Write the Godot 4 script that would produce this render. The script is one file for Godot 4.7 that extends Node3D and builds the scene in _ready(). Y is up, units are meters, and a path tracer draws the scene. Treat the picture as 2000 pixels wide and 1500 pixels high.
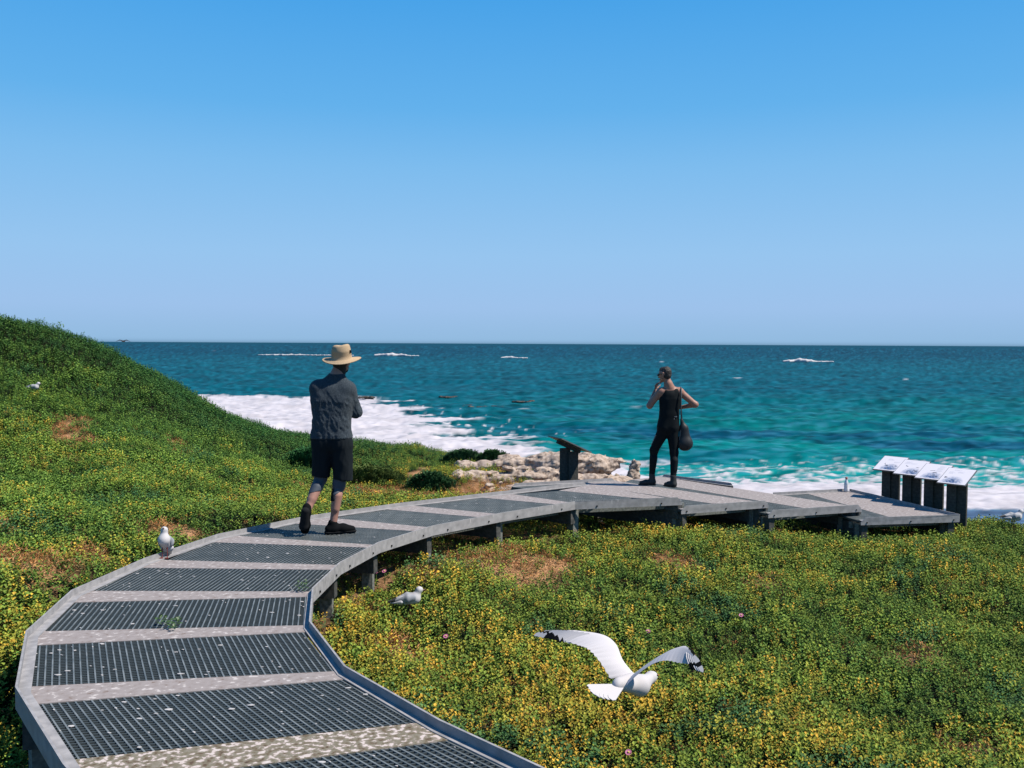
extends Node3D
# A grating boardwalk winding through a green dune to a lookout above the sea. Metres, y up, sea level at y = 0.

const INK := Color(0.006, 0.012, 0.016)
var rng := RandomNumberGenerator.new()
var taken := {}
var M := {}

# ---------------------------------------------------------------- the scene
func _ready() -> void:
	var cam := Camera3D.new()
	cam.name = "camera"
	add_child(cam)
	cam.position = Vector3(0, 7.0, 0)
	cam.basis = Basis(Vector3.RIGHT, -0.04386) * Basis(Vector3.BACK, 0.00503)
	cam.fov = 45.24
	cam.near = 0.1
	cam.far = 60000.0
	cam.current = true
	var env := Environment.new()
	env.background_mode = Environment.BG_SKY
	env.sky = Sky.new()
	env.sky.sky_material = clear_sky(1.5)
	env.ambient_light_source = Environment.AMBIENT_SOURCE_SKY
	env.tonemap_mode = Environment.TONE_MAPPER_LINEAR
	env.tonemap_exposure = 1.5
	env.sdfgi_enabled = true
	env.ssao_enabled = true
	env.ssil_enabled = true
	var we := WorldEnvironment.new()
	we.name = "world_environment"
	we.environment = env
	add_child(we)
	var sun := DirectionalLight3D.new()
	sun.name = "sun"
	add_child(sun)
	sun.basis = Basis.looking_at(-Vector3(0.57, 0.81, 0.12).normalized(), Vector3.UP)
	sun.light_color = Color(1.0, 0.965, 0.91)
	sun.light_energy = 1.6
	sun.light_angular_distance = 0.5
	sun.shadow_enabled = true
	var t0 := Time.get_ticks_msec()
	find_deck_spots()
	build_heights()
	build_ground()
	build_sea()
	print("land, sea ", Time.get_ticks_msec() - t0)
	build_boardwalk()
	build_signs()
	print("deck ", Time.get_ticks_msec() - t0)
	build_hat_man(Vector3(-1.80, 5.078, -9.21))
	build_wetsuit_man(Vector3(2.42, 4.771, -14.41))
	print("people ", Time.get_ticks_msec() - t0)
	build_gulls()
	build_small_things()
	build_bottle()
	build_shrubs()
	print("small ", Time.get_ticks_msec() - t0)
	plant_cover()
	print("plants ", Time.get_ticks_msec() - t0)

# clear air: pale at the horizon, deepening steadily toward the zenith, the same all round
func clear_sky(exposure: float) -> PanoramaSkyMaterial:
	var stops := [[-90.0, 30, 80, 100], [-0.6, 120, 160, 195], [0.0, 146, 186, 222], [2.2, 158, 194, 235], [5.4, 151, 197, 239], [10.6, 126, 188, 238], [14.0, 100, 177, 236], [20.4, 72, 162, 232], [35.0, 46, 132, 208], [60.0, 34, 104, 176], [90.0, 30, 94, 164]]
	var im := Image.create(64, 720, false, Image.FORMAT_RGBF)
	for y in 720:
		var el := 90.0 - (y + 0.5) * 0.25
		var k := 0
		while k < stops.size() - 2 and stops[k + 1][0] < el:
			k += 1
		var t := clampf((el - stops[k][0]) / (stops[k + 1][0] - stops[k][0]), 0.0, 1.0)
		var a := Color8(stops[k][1], stops[k][2], stops[k][3]).srgb_to_linear()
		var b := Color8(stops[k + 1][1], stops[k + 1][2], stops[k + 1][3]).srgb_to_linear()
		var c := a.lerp(b, t) / exposure
		for x in 64:
			im.set_pixel(x, y, c)
	var p := PanoramaSkyMaterial.new()
	p.panorama = ImageTexture.create_from_image(im)
	return p

# ---------------------------------------------------------------- naming helpers
func numbered(called: String) -> String:
	var k: int = taken.get(called, 0)
	taken[called] = k + 1
	return called if k == 0 else "%s_%03d" % [called, k]

func tag(o: Node, label: String, category := "", group := "", kind := "") -> Node:
	o.set_meta("label", label)
	if category:
		o.set_meta("category", category)
	if group:
		o.set_meta("group", group)
	if kind:
		o.set_meta("kind", kind)
	return o

func thing(called: String, label: String, category: String, at := Vector3.ZERO, turn := 0.0, group := "") -> Node3D:
	var o := Node3D.new()
	o.name = numbered(called)
	add_child(o)
	o.position = at
	o.rotation.y = turn
	tag(o, label, category, group)
	return o

func put(called: String, mesh: Mesh, mat: Material, parent: Node = null) -> MeshInstance3D:
	var o := MeshInstance3D.new()
	o.name = numbered(called) if parent == null else called
	o.mesh = mesh
	o.material_override = mat
	if parent == null:
		add_child(o, true)
	else:
		parent.add_child(o, true)
	return o

func struct(called: String, mesh: Mesh, mat: Material) -> MeshInstance3D:
	var o := put(called, mesh, mat)
	o.set_meta("kind", "structure")
	return o

# ---------------------------------------------------------------- materials
func lin(r: float, g: float, b: float) -> Color:
	return Color(r * 0.82, g * 0.82, b * 0.82).linear_to_srgb()

func mat(c: Color, rough := 0.7, metal := 0.0, spec := 0.5) -> StandardMaterial3D:
	var m := StandardMaterial3D.new()
	m.albedo_color = c
	m.roughness = rough
	m.metallic = metal
	m.metallic_specular = spec
	return m

func noise_tex(freq: float, stops: Array, colors: Array, size := 512, octaves := 4, kind := FastNoiseLite.TYPE_SIMPLEX_SMOOTH, sd := 1, hard := false) -> NoiseTexture2D:
	var n := FastNoiseLite.new()
	n.noise_type = kind
	n.frequency = freq
	n.fractal_octaves = octaves
	n.seed = sd
	var g := Gradient.new()
	g.offsets = PackedFloat32Array(stops)
	g.colors = PackedColorArray(colors)
	if hard:
		g.interpolation_mode = Gradient.GRADIENT_INTERPOLATE_CONSTANT
	var t := NoiseTexture2D.new()
	t.width = size
	t.height = size
	t.seamless = true
	t.noise = n
	t.color_ramp = g
	return t

func tri(m: StandardMaterial3D, t: Texture2D, metres: float) -> StandardMaterial3D:
	m.albedo_texture = t
	m.uv1_triplanar = true
	m.uv1_world_triplanar = true
	m.uv1_scale = Vector3.ONE / metres
	return m

# ---------------------------------------------------------------- flat mesh collector (no normals: faces are flat)
class Faces:
	var v := PackedVector3Array()
	var uv := PackedVector2Array()
	var has_uv := false
	func quad(a: Vector3, b: Vector3, c: Vector3, d: Vector3, out: Vector3) -> void:
		if (c - a).cross(b - a).dot(out) < 0.0:
			v.append_array([a, d, c, a, c, b])
		else:
			v.append_array([a, b, c, a, c, d])
	func three(a: Vector3, b: Vector3, c: Vector3, out: Vector3) -> void:
		if (c - a).cross(b - a).dot(out) < 0.0:
			v.append_array([a, c, b])
		else:
			v.append_array([a, b, c])
	# a bar whose top runs from a to b, w wide and h deep below its top
	func bar(a: Vector3, b: Vector3, w: float, h: float, ends := true) -> void:
		var along := (b - a).normalized()
		var side := along.cross(Vector3.UP).normalized()
		if side.length() < 0.5:
			side = Vector3.RIGHT
		var up := side.cross(along).normalized()
		beam(a - up * h * 0.5, b - up * h * 0.5, side * w * 0.5, up * h * 0.5, ends)
	func beam(a: Vector3, b: Vector3, s: Vector3, u: Vector3, ends := true) -> void:
		quad(a - s + u, a + s + u, b + s + u, b - s + u, u)
		quad(a - s - u, a + s - u, b + s - u, b - s - u, -u)
		quad(a + s + u, a + s - u, b + s - u, b + s + u, s)
		quad(a - s + u, a - s - u, b - s - u, b - s + u, -s)
		if ends:
			quad(a - s + u, a + s + u, a + s - u, a - s - u, a - b)
			quad(b - s + u, b + s + u, b + s - u, b - s - u, b - a)
	# a slab between an upper outline and the same outline lowered
	func slab(top: Array, drop: float) -> void:
		var mid := Vector3.ZERO
		for p in top:
			mid += p
		mid /= top.size()
		var low := Vector3(0, -drop, 0)
		for i in top.size():
			var a: Vector3 = top[i]
			var b: Vector3 = top[(i + 1) % top.size()]
			three(mid, a, b, Vector3.UP)
			three(mid + low, a + low, b + low, Vector3.DOWN)
			quad(a, b, b + low, a + low, (a + b) * 0.5 - mid)
	func mesh() -> ArrayMesh:
		var arr := []
		arr.resize(Mesh.ARRAY_MAX)
		arr[Mesh.ARRAY_VERTEX] = v
		if has_uv:
			arr[Mesh.ARRAY_TEX_UV] = uv
		var m := ArrayMesh.new()
		m.add_surface_from_arrays(Mesh.PRIMITIVE_TRIANGLES, arr)
		return m

# ---------------------------------------------------------------- smooth bodies: tapered capsules joined with a smooth minimum, meshed by surface nets
# a bone is [from, to, radius, radius] or [from, to, radius, radius, axis, widening along the axis]; a plane is [normal, offset] and cuts off what lies beyond it
func blob(bones: Array, cell: float, k: float, planes := [], bump = null) -> ArrayMesh:
	var lo := Vector3.ONE * 1e9
	var hi := -lo
	for b in bones:
		var r: float = maxf(b[2], b[3]) * (b[5] if b.size() > 5 else 1.0)
		for e in 2:
			lo = lo.min(b[e] - Vector3.ONE * r)
			hi = hi.max(b[e] + Vector3.ONE * r)
	var pad := k * 0.5 + 3.0 * cell
	lo -= Vector3.ONE * pad
	hi += Vector3.ONE * pad
	var nx := int((hi.x - lo.x) / cell) + 2
	var ny := int((hi.y - lo.y) / cell) + 2
	var nz := int((hi.z - lo.z) / cell) + 2
	var sy := nx
	var sz := nx * ny
	var g := PackedFloat32Array()
	g.resize(nx * ny * nz)
	g.fill(1.0)
	for b in bones:
		var a: Vector3 = b[0]
		var ra: float = b[2]
		var rb: float = b[3]
		var ba: Vector3 = b[1] - a
		var wide: bool = b.size() > 5
		var axis: Vector3 = b[4] if wide else Vector3.ZERO
		var f: float = 1.0 - 1.0 / b[5] if wide else 0.0
		var r: float = maxf(ra, rb) * (b[5] if wide else 1.0) + pad
		var l3: Vector3 = ((a.min(b[1]) - Vector3.ONE * r - lo) / cell).floor()
		var h3: Vector3 = ((a.max(b[1]) + Vector3.ONE * r - lo) / cell).ceil()
		if wide:
			ba -= axis * (ba.dot(axis) * f)
		var bb := maxf(ba.length_squared(), 1e-9)
		for z in range(maxi(0, int(l3.z)), mini(nz, int(h3.z) + 1)):
			for y in range(maxi(0, int(l3.y)), mini(ny, int(h3.y) + 1)):
				for x in range(maxi(0, int(l3.x)), mini(nx, int(h3.x) + 1)):
					var q := lo + Vector3(x, y, z) * cell - a
					if wide:
						q -= axis * (q.dot(axis) * f)
					var t := clampf(q.dot(ba) / bb, 0.0, 1.0)
					var d := (q - ba * t).length() - ra - (rb - ra) * t
					var i := x + y * sy + z * sz
					var o := g[i]
					var h := k - absf(o - d)
					g[i] = minf(o, d) - (h * h / (4.0 * k) if h > 0.0 else 0.0)
	var bumpy := bump != null
	if bumpy or planes.size():
		for z in nz:
			for y in ny:
				for x in nx:
					var i := x + y * sy + z * sz
					if g[i] < 0.9:
						var p := lo + Vector3(x, y, z) * cell
						if bumpy and absf(g[i]) < 12.0 * cell:
							g[i] += bump.call(p)
						for c in planes:
							g[i] = maxf(g[i], p.dot(c[0]) - c[1])
	var verts := PackedVector3Array()
	var norms := PackedVector3Array()
	var at := PackedInt32Array()
	at.resize(nx * ny * nz)
	at.fill(-1)
	var off := [0, 1, sy, 1 + sy, sz, 1 + sz, sy + sz, 1 + sy + sz]
	var edges := [[0, 1], [2, 3], [4, 5], [6, 7], [0, 2], [1, 3], [4, 6], [5, 7], [0, 4], [1, 5], [2, 6], [3, 7]]
	var near := cell * 2.5
	for z in nz - 1:
		for y in ny - 1:
			var row := y * sy + z * sz
			for x in nx - 1:
				var i := row + x
				if absf(g[i]) > near and not bumpy:
					continue
				var m := 0
				for c in 8:
					if g[i + off[c]] < 0.0:
						m += 1
				if m == 0 or m == 8:
					continue
				var s := Vector3.ZERO
				var n := 0
				for e in edges:
					var va := g[i + off[e[0]]]
					var vb := g[i + off[e[1]]]
					if (va < 0.0) != (vb < 0.0):
						var t := va / (va - vb)
						var pa := Vector3(e[0] & 1, (e[0] >> 1) & 1, e[0] >> 2)
						var pb := Vector3(e[1] & 1, (e[1] >> 1) & 1, e[1] >> 2)
						s += pa.lerp(pb, t)
						n += 1
				at[i] = verts.size()
				verts.append(lo + (Vector3(x, y, z) + s / n) * cell)
				var c0 := g[i]
				var c7 := g[i + off[7]]
				norms.append(Vector3(g[i + 1] + g[i + off[3]] + g[i + off[5]] + c7 - c0 - g[i + off[2]] - g[i + off[4]] - g[i + off[6]],
					g[i + off[2]] + g[i + off[3]] + g[i + off[6]] + c7 - c0 - g[i + 1] - g[i + off[4]] - g[i + off[5]],
					g[i + off[4]] + g[i + off[5]] + g[i + off[6]] + c7 - c0 - g[i + 1] - g[i + off[2]] - g[i + off[3]]).normalized())
	var idx := PackedInt32Array()
	for z in range(1, nz - 1):
		for y in range(1, ny - 1):
			for x in range(1, nx - 1):
				var i := x + y * sy + z * sz
				if at[i] < 0 and at[i - 1] < 0 and at[i - sy] < 0:
					continue
				var a := g[i] < 0.0
				for ax in 3:
					var st: int = [1, sy, sz][ax]
					if (g[i + st] < 0.0) == a:
						continue
					var u: int = [sy, sz, 1][ax]
					var w: int = [sz, 1, sy][ax]
					var q0 := at[i]
					var q1 := at[i - u]
					var q2 := at[i - u - w]
					var q3 := at[i - w]
					if q0 < 0 or q1 < 0 or q2 < 0 or q3 < 0:
						continue
					if a:
						idx.append_array([q0, q3, q2, q0, q2, q1])
					else:
						idx.append_array([q0, q1, q2, q0, q2, q3])
	# make sure the faces run clockwise seen from outside
	if idx.size() >= 3:
		var votes := 0.0
		for j in range(0, mini(idx.size(), 300), 3):
			var p := verts[idx[j]]
			votes += signf((verts[idx[j + 2]] - p).cross(verts[idx[j + 1]] - p).dot(norms[idx[j]]))
		if votes < 0.0:
			for j in range(0, idx.size(), 3):
				var s := idx[j + 1]
				idx[j + 1] = idx[j + 2]
				idx[j + 2] = s
	var arr := []
	arr.resize(Mesh.ARRAY_MAX)
	arr[Mesh.ARRAY_VERTEX] = verts
	arr[Mesh.ARRAY_NORMAL] = norms
	arr[Mesh.ARRAY_INDEX] = idx
	var me := ArrayMesh.new()
	me.add_surface_from_arrays(Mesh.PRIMITIVE_TRIANGLES, arr)
	return me

func joined(meshes: Array) -> ArrayMesh:
	var st := SurfaceTool.new()
	st.begin(Mesh.PRIMITIVE_TRIANGLES)
	for m in meshes:
		st.append_from(m, 0, Transform3D.IDENTITY)
	return st.commit()

func inflated(bones: Array, by: float) -> Array:
	var out := []
	for b in bones:
		var c: Array = b.duplicate()
		c[2] += by
		c[3] += by
		out.append(c)
	return out

func tube(points: Array, radii: Array, sides := 8) -> ArrayMesh:
	var st := SurfaceTool.new()
	st.begin(Mesh.PRIMITIVE_TRIANGLES)
	st.set_smooth_group(0)
	for i in points.size() - 1:
		var rings := []
		for e in 2:
			var j: int = i + e
			var dir: Vector3 = (points[mini(j + 1, points.size() - 1)] - points[maxi(j - 1, 0)]).normalized()
			var s := dir.cross(Vector3(0.31, 0.2, 0.93)).normalized()
			var u := s.cross(dir)
			var ring := []
			for k in sides:
				var an := TAU * k / sides
				ring.append(points[j] + (s * cos(an) + u * sin(an)) * float(radii[j]))
			rings.append(ring)
		for k in sides:
			var l := (k + 1) % sides
			for p in [rings[0][k], rings[0][l], rings[1][l], rings[0][k], rings[1][l], rings[1][k]]:
				st.add_vertex(p)
	for e in 2:
		var j: int = 0 if e == 0 else points.size() - 1
		var dir: Vector3 = (points[mini(j + 1, points.size() - 1)] - points[maxi(j - 1, 0)]).normalized()
		var s := dir.cross(Vector3(0.31, 0.2, 0.93)).normalized()
		var u := s.cross(dir)
		for k in sides:
			var p: Vector3 = points[j] + (s * cos(TAU * k / sides) + u * sin(TAU * k / sides)) * float(radii[j])
			var q: Vector3 = points[j] + (s * cos(TAU * (k + 1) / sides) + u * sin(TAU * (k + 1) / sides)) * float(radii[j])
			st.set_smooth_group(-1)
			for w in ([points[j], q, p] if e == 0 else [points[j], p, q]):
				st.add_vertex(w)
	st.generate_normals()
	return st.commit()

# a profile of (radius, height) turned round the y axis
func lathe(profile: Array, sides := 40, warp = null) -> ArrayMesh:
	var st := SurfaceTool.new()
	st.begin(Mesh.PRIMITIVE_TRIANGLES)
	st.set_smooth_group(0)
	for i in profile.size() - 1:
		for k in sides:
			var q := []
			for c in [[i, k], [i, k + 1], [i + 1, k + 1], [i + 1, k]]:
				var an: float = TAU * (c[1] % sides) / sides
				var p := Vector3(cos(an) * profile[c[0]].x, profile[c[0]].y, sin(an) * profile[c[0]].x)
				q.append(warp.call(p, an) if warp != null else p)
			for j in [0, 2, 1, 0, 3, 2]:
				st.add_vertex(q[j])
	st.generate_normals()
	return st.commit()

# ---------------------------------------------------------------- the lie of the land: heights known at a few places, joined by a thin plate
const LAND := [Vector3(-3.04, 4.66, -5.50), Vector3(-3.14, 5.16, -5.60), Vector3(-4.48, 5.14, -8.00), Vector3(-6.70, 5.10, -12.00), Vector3(-8.92, 5.36, -16.00), Vector3(-10.40, 6.05, -20.00), Vector3(-11.67, 6.50, -21.00), Vector3(-12.48, 7.28, -22.50), Vector3(-11.11, 6.84, -25.00), Vector3(-10.12, 6.05, -26.00), Vector3(-9.01, 5.17, -27.00), Vector3(-7.82, 4.57, -27.00), Vector3(-4.14, 5.13, -8.70), Vector3(-4.69, 5.11, -12.00), Vector3(-7.58, 5.27, -17.00), Vector3(-5.35, 4.93, -16.00), Vector3(-3.14, 4.75, -12.50), Vector3(-5.22, 4.50, -18.00), Vector3(-4.23, 4.15, -19.00), Vector3(-6.01, 4.28, -27.00), Vector3(-4.84, 3.79, -29.00), Vector3(-2.93, 3.17, -31.00), Vector3(-5.39, 3.95, -22.00), Vector3(-3.34, 3.85, -20.00), Vector3(-3.47, 3.62, -23.00), Vector3(-1.40, 3.75, -21.00), Vector3(-0.41, 3.85, -19.00), Vector3(-1.56, 4.52, -13.60), Vector3(-0.44, 4.35, -15.50), Vector3(-2.10, 4.05, -17.00), Vector3(-3.40, 4.25, -16.50), Vector3(-3.60, 3.95, -27.00), Vector3(-1.90, 3.55, -28.00), Vector3(0.01, 3.81, -23.00), Vector3(1.30, 3.62, -23.00), Vector3(2.81, 3.26, -25.00), Vector3(7.96, 4.15, -14.20), Vector3(7.10, 4.23, -14.40), Vector3(0.01, 4.25, -6.00), Vector3(1.71, 4.23, -6.00), Vector3(3.41, 4.24, -6.00), Vector3(2.35, 4.31, -8.30), Vector3(4.91, 4.19, -8.70), Vector3(0.01, 4.39, -8.00), Vector3(-1.29, 4.76, -8.90), Vector3(0.07, 4.66, -11.30), Vector3(1.10, 4.56, -11.80), Vector3(2.10, 4.55, -12.00), Vector3(3.32, 4.47, -12.30), Vector3(5.11, 4.36, -13.00), Vector3(6.30, 4.30, -13.20), Vector3(-0.76, 4.77, -9.80), Vector3(-2.98, 5.08, -8.20), Vector3(-1.67, 4.93, -10.00), Vector3(-13.00, 5.50, -30.00), Vector3(-16.00, 7.40, -22.00), Vector3(-16.00, 6.20, -15.00), Vector3(-12.00, 5.60, -10.00), Vector3(-8.00, 5.20, -6.00), Vector3(-5.00, 5.00, -3.00), Vector3(-9.00, 3.60, -32.00), Vector3(-14.00, 4.50, -34.00), Vector3(-5.00, 2.20, -35.00), Vector3(-1.00, 1.20, -35.00), Vector3(2.00, 2.40, -27.00), Vector3(4.50, 2.00, -24.00), Vector3(3.00, 3.20, -19.50), Vector3(5.00, 3.50, -17.60), Vector3(7.40, 2.90, -17.20), Vector3(9.50, 2.90, -16.50), Vector3(12.00, 3.90, -13.50), Vector3(13.00, 1.50, -20.00), Vector3(8.00, 1.00, -21.00), Vector3(5.00, 1.20, -23.00), Vector3(2.00, 1.00, -33.00), Vector3(1.70, 4.05, -16.20), Vector3(4.00, 4.12, -15.20), Vector3(5.50, 4.08, -15.00), Vector3(3.20, 4.12, -16.40), Vector3(5.40, 4.02, -16.30), Vector3(0.00, 4.40, -2.00), Vector3(5.00, 4.20, -2.00), Vector3(9.00, 4.15, -6.00), Vector3(12.00, 4.20, -9.00), Vector3(-2.00, 4.75, -4.20), Vector3(-1.20, 4.50, -2.50), Vector3(-1.00, 4.62, -6.00), Vector3(10.50, 4.05, -12.50)]
var land_w := PackedFloat64Array()
var deck_spots := []
var deck_quads := []

func plate(r2: float) -> float:
	return 0.5 * r2 * log(r2) if r2 > 1e-9 else 0.0

func solve_land() -> void:
	var n := LAND.size()
	var size := n + 3
	var a := []
	for i in size:
		var row := PackedFloat64Array()
		row.resize(size + 1)
		a.append(row)
	for i in n:
		for j in n:
			var dx: float = LAND[i].x - LAND[j].x
			var dz: float = LAND[i].z - LAND[j].z
			a[i][j] = plate(dx * dx + dz * dz) + (0.15 if i == j else 0.0)
		for j in 3:
			var c: float = [1.0, LAND[i].x, LAND[i].z][j]
			a[i][n + j] = c
			a[n + j][i] = c
		a[i][size] = LAND[i].y
	for i in size:
		var best := i
		for j in range(i, size):
			if absf(a[j][i]) > absf(a[best][i]):
				best = j
		var s: PackedFloat64Array = a[i]
		a[i] = a[best]
		a[best] = s
		for j in size:
			if j == i:
				continue
			var f: float = a[j][i] / a[i][i]
			if f != 0.0:
				for k in range(i, size + 1):
					a[j][k] -= f * a[i][k]
	for i in size:
		land_w.append(a[i][size] / a[i][i])

const GX0 := -17.0
const GZ0 := -36.0
const STEP := 0.2
const GNX := 156
const GNZ := 184
var land := PackedFloat32Array()
var lumps := FastNoiseLite.new()

func build_heights() -> void:
	solve_land()
	lumps.frequency = 0.55
	lumps.fractal_octaves = 3
	var n := LAND.size()
	land.resize(GNX * GNZ)
	for j in GNZ:
		for i in GNX:
			var x := GX0 + i * STEP
			var z := GZ0 + j * STEP
			var y := land_w[n] + land_w[n + 1] * x + land_w[n + 2] * z
			for k in n:
				var dx: float = LAND[k].x - x
				var dz: float = LAND[k].z - z
				var r2 := dx * dx + dz * dz
				if r2 > 1e-9:
					y += land_w[k] * 0.5 * r2 * log(r2)
			y += lumps.get_noise_2d(x, z) * (0.16 if z < -15.0 else 0.13) - 0.07
			for s in deck_spots:
				var d := Vector2(x - s.x, z - s.z).length()
				if d < 1.5:
					y = minf(y, s.y - 0.30 + maxf(0.0, d - 0.9) * 1.2)
			land[j * GNX + i] = maxf(y, -1.5)

func ground(x: float, z: float) -> float:
	var u := clampf((x - GX0) / STEP, 0.0, GNX - 1.001)
	var v := clampf((z - GZ0) / STEP, 0.0, GNZ - 1.001)
	var i := int(u)
	var j := int(v)
	var a := j * GNX + i
	return lerpf(lerpf(land[a], land[a + 1], u - i), lerpf(land[a + GNX], land[a + GNX + 1], u - i), v - j)

# bare sandy spots: centre, half sizes
const BARE := [[-8.6, -17.8, 0.2, 0.8], [-8.15, -16.9, 0.2, 0.6], [-7.6, -16.2, 0.24, 0.5], [-4.12, -7.75, 0.45, 0.4], [-3.85, -8.3, 0.25, 0.35], [-0.1, -9.75, 0.75, 0.32], [0.42, -10.3, 0.5, 0.3], [1.79, -10.55, 0.35, 0.28],
	[-2.4, -18.3, 1.7, 0.8], [-1.0, -18.6, 1.2, 1.1], [-3.6, -17.6, 0.6, 0.5], [-6.23, -17.4, 0.25, 0.5], [-7.0, -19.2, 0.3, 0.4], [-3.0, -20.3, 1.5, 0.9], [-2.3, -23.0, 0.28, 1.6], [-0.6, -20.6, 1.2, 1.3], [1.0, -20.5, 1.8, 2.0],
	[1.1, -24.0, 2.0, 1.3], [0.2, -18.0, 1.0, 1.2], [0.2, -6.75, 0.22, 0.2], [-0.9, -7.5, 0.25, 0.18], [3.6, -8.2, 0.2, 0.25], [2.7, -10.0, 0.3, 0.2], [3.2, -6.4, 0.2, 0.15], [-0.8, -9.1, 0.2, 0.1], [-5.3, -9.2, 0.3, 0.35], [-3.6, -9.6, 0.3, 0.3], [2.6, -21.5, 1.5, 2.5]]
var patchy := FastNoiseLite.new()

func bareness(x: float, z: float) -> float:
	var b := 0.0
	var w := patchy.get_noise_2d(x * 3.0, z * 3.0)
	for s in BARE:
		var u: float = (x - s[0]) / s[2]
		var v: float = (z - s[1]) / s[3]
		b = maxf(b, 1.25 - sqrt(u * u + v * v) + w * 0.9)
	return clampf(b * 1.6, 0.0, 1.0)

# whether a place lies below the deck
func under_deck(x: float, z: float) -> bool:
	for q in deck_quads:
		if x < q[4] or x > q[5] or z < q[6] or z > q[7]:
			continue
		var inside := 0
		for k in 4:
			var a: Vector3 = q[k]
			var b: Vector3 = q[(k + 1) % 4]
			inside += 1 if (b.x - a.x) * (z - a.z) - (b.z - a.z) * (x - a.x) > 0.0 else -1
		if absi(inside) == 4:
			return true
	return false

func build_ground() -> void:
	patchy.frequency = 0.35
	patchy.fractal_octaves = 3
	patchy.seed = 5
	var v := PackedVector3Array()
	var c := PackedColorArray()
	var n := PackedVector3Array()
	var idx := PackedInt32Array()
	var fine := FastNoiseLite.new()
	fine.frequency = 2.0
	for j in GNZ:
		for i in GNX:
			var x := GX0 + i * STEP
			var z := GZ0 + j * STEP
			v.append(Vector3(x, land[j * GNX + i], z))
			var b := bareness(x, z)
			if under_deck(x, z):
				b = maxf(b, 0.45)
			var t := 0.85 + 0.3 * fine.get_noise_2d(x, z)
			c.append(Color(0.022, 0.026, 0.014).lerp(Color(0.60, 0.34, 0.18), b) * t)
			var il := maxi(i - 1, 0)
			var ir := mini(i + 1, GNX - 1)
			var jl := maxi(j - 1, 0)
			var jr := mini(j + 1, GNZ - 1)
			n.append(Vector3(land[j * GNX + il] - land[j * GNX + ir], 2.0 * STEP, land[jl * GNX + i] - land[jr * GNX + i]).normalized())
	for j in GNZ - 1:
		for i in GNX - 1:
			var a := j * GNX + i
			idx.append_array([a, a + 1, a + GNX + 1, a, a + GNX + 1, a + GNX])
	var arr := []
	arr.resize(Mesh.ARRAY_MAX)
	arr[Mesh.ARRAY_VERTEX] = v
	arr[Mesh.ARRAY_COLOR] = c
	arr[Mesh.ARRAY_NORMAL] = n
	arr[Mesh.ARRAY_INDEX] = idx
	var me := ArrayMesh.new()
	me.add_surface_from_arrays(Mesh.PRIMITIVE_TRIANGLES, arr)
	var m := mat(Color.WHITE, 0.95, 0.0, 0.2)
	m.vertex_color_use_as_albedo = true
	tri(m, noise_tex(0.03, [0.2, 0.8], [Color(0.82, 0.8, 0.78), Color(1, 1, 1)], 512, 5), 0.9)
	m.heightmap_enabled = true
	m.heightmap_scale = 3.0
	m.heightmap_texture = noise_tex(0.05, [0.0, 1.0], [Color.BLACK, Color.WHITE], 512, 5, FastNoiseLite.TYPE_SIMPLEX, 3)
	var o := struct("ground", me, m)
	tag(o, "sandy dune ground under the green plants with bare orange patches", "ground", "", "structure")

# ---------------------------------------------------------------- low succulent plants
func sprig(stems: int, leaves: int, tall: float, spread: float, leaf: float, sd: int, broad := 1.0) -> ArrayMesh:
	var r := RandomNumberGenerator.new()
	r.seed = sd
	var v := PackedVector3Array()
	var c := PackedColorArray()
	for s in stems:
		var an := TAU * s / stems + r.randf_range(-0.5, 0.5)
		var lean := r.randf_range(0.15, 1.0) * spread
		var h := tall * r.randf_range(0.65, 1.1)
		var root := Vector3(cos(an), 0, sin(an)) * lean * 0.35
		var tip := Vector3(cos(an), 0, sin(an)) * lean + Vector3(0, h, 0)
		for l in leaves:
			var t := 0.25 + 0.75 * (l + 0.5) / leaves
			var p := root.lerp(tip, t)
			var la := l * 2.4 + an + r.randf_range(-0.4, 0.4)
			var up := lerpf(0.1, 0.95, t * t) + r.randf_range(-0.2, 0.2)
			var dir := Vector3(cos(la), up, sin(la)).normalized()
			var side := dir.cross(Vector3.UP).normalized() * leaf * r.randf_range(0.26, 0.36) * broad
			var lift := side.cross(dir).normalized() * leaf * 0.12
			var long := leaf * r.randf_range(0.75, 1.15) * lerpf(1.0, 0.75, t)
			var q0 := p
			var q1 := p + dir * long * 0.55 + side + lift
			var q2 := p + dir * long
			var q3 := p + dir * long * 0.55 - side + lift
			v.append_array([q0, q1, q2, q0, q2, q3])
			# shoot tips are younger, yellower leaves; lower leaves painted darker as shade in gaps
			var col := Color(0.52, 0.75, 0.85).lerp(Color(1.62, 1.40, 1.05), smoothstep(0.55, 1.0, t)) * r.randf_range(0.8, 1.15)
			for k in 6:
				c.append(col)
	var arr := []
	arr.resize(Mesh.ARRAY_MAX)
	arr[Mesh.ARRAY_VERTEX] = v
	arr[Mesh.ARRAY_COLOR] = c
	var me := ArrayMesh.new()
	me.add_surface_from_arrays(Mesh.PRIMITIVE_TRIANGLES, arr)
	return me

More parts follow.
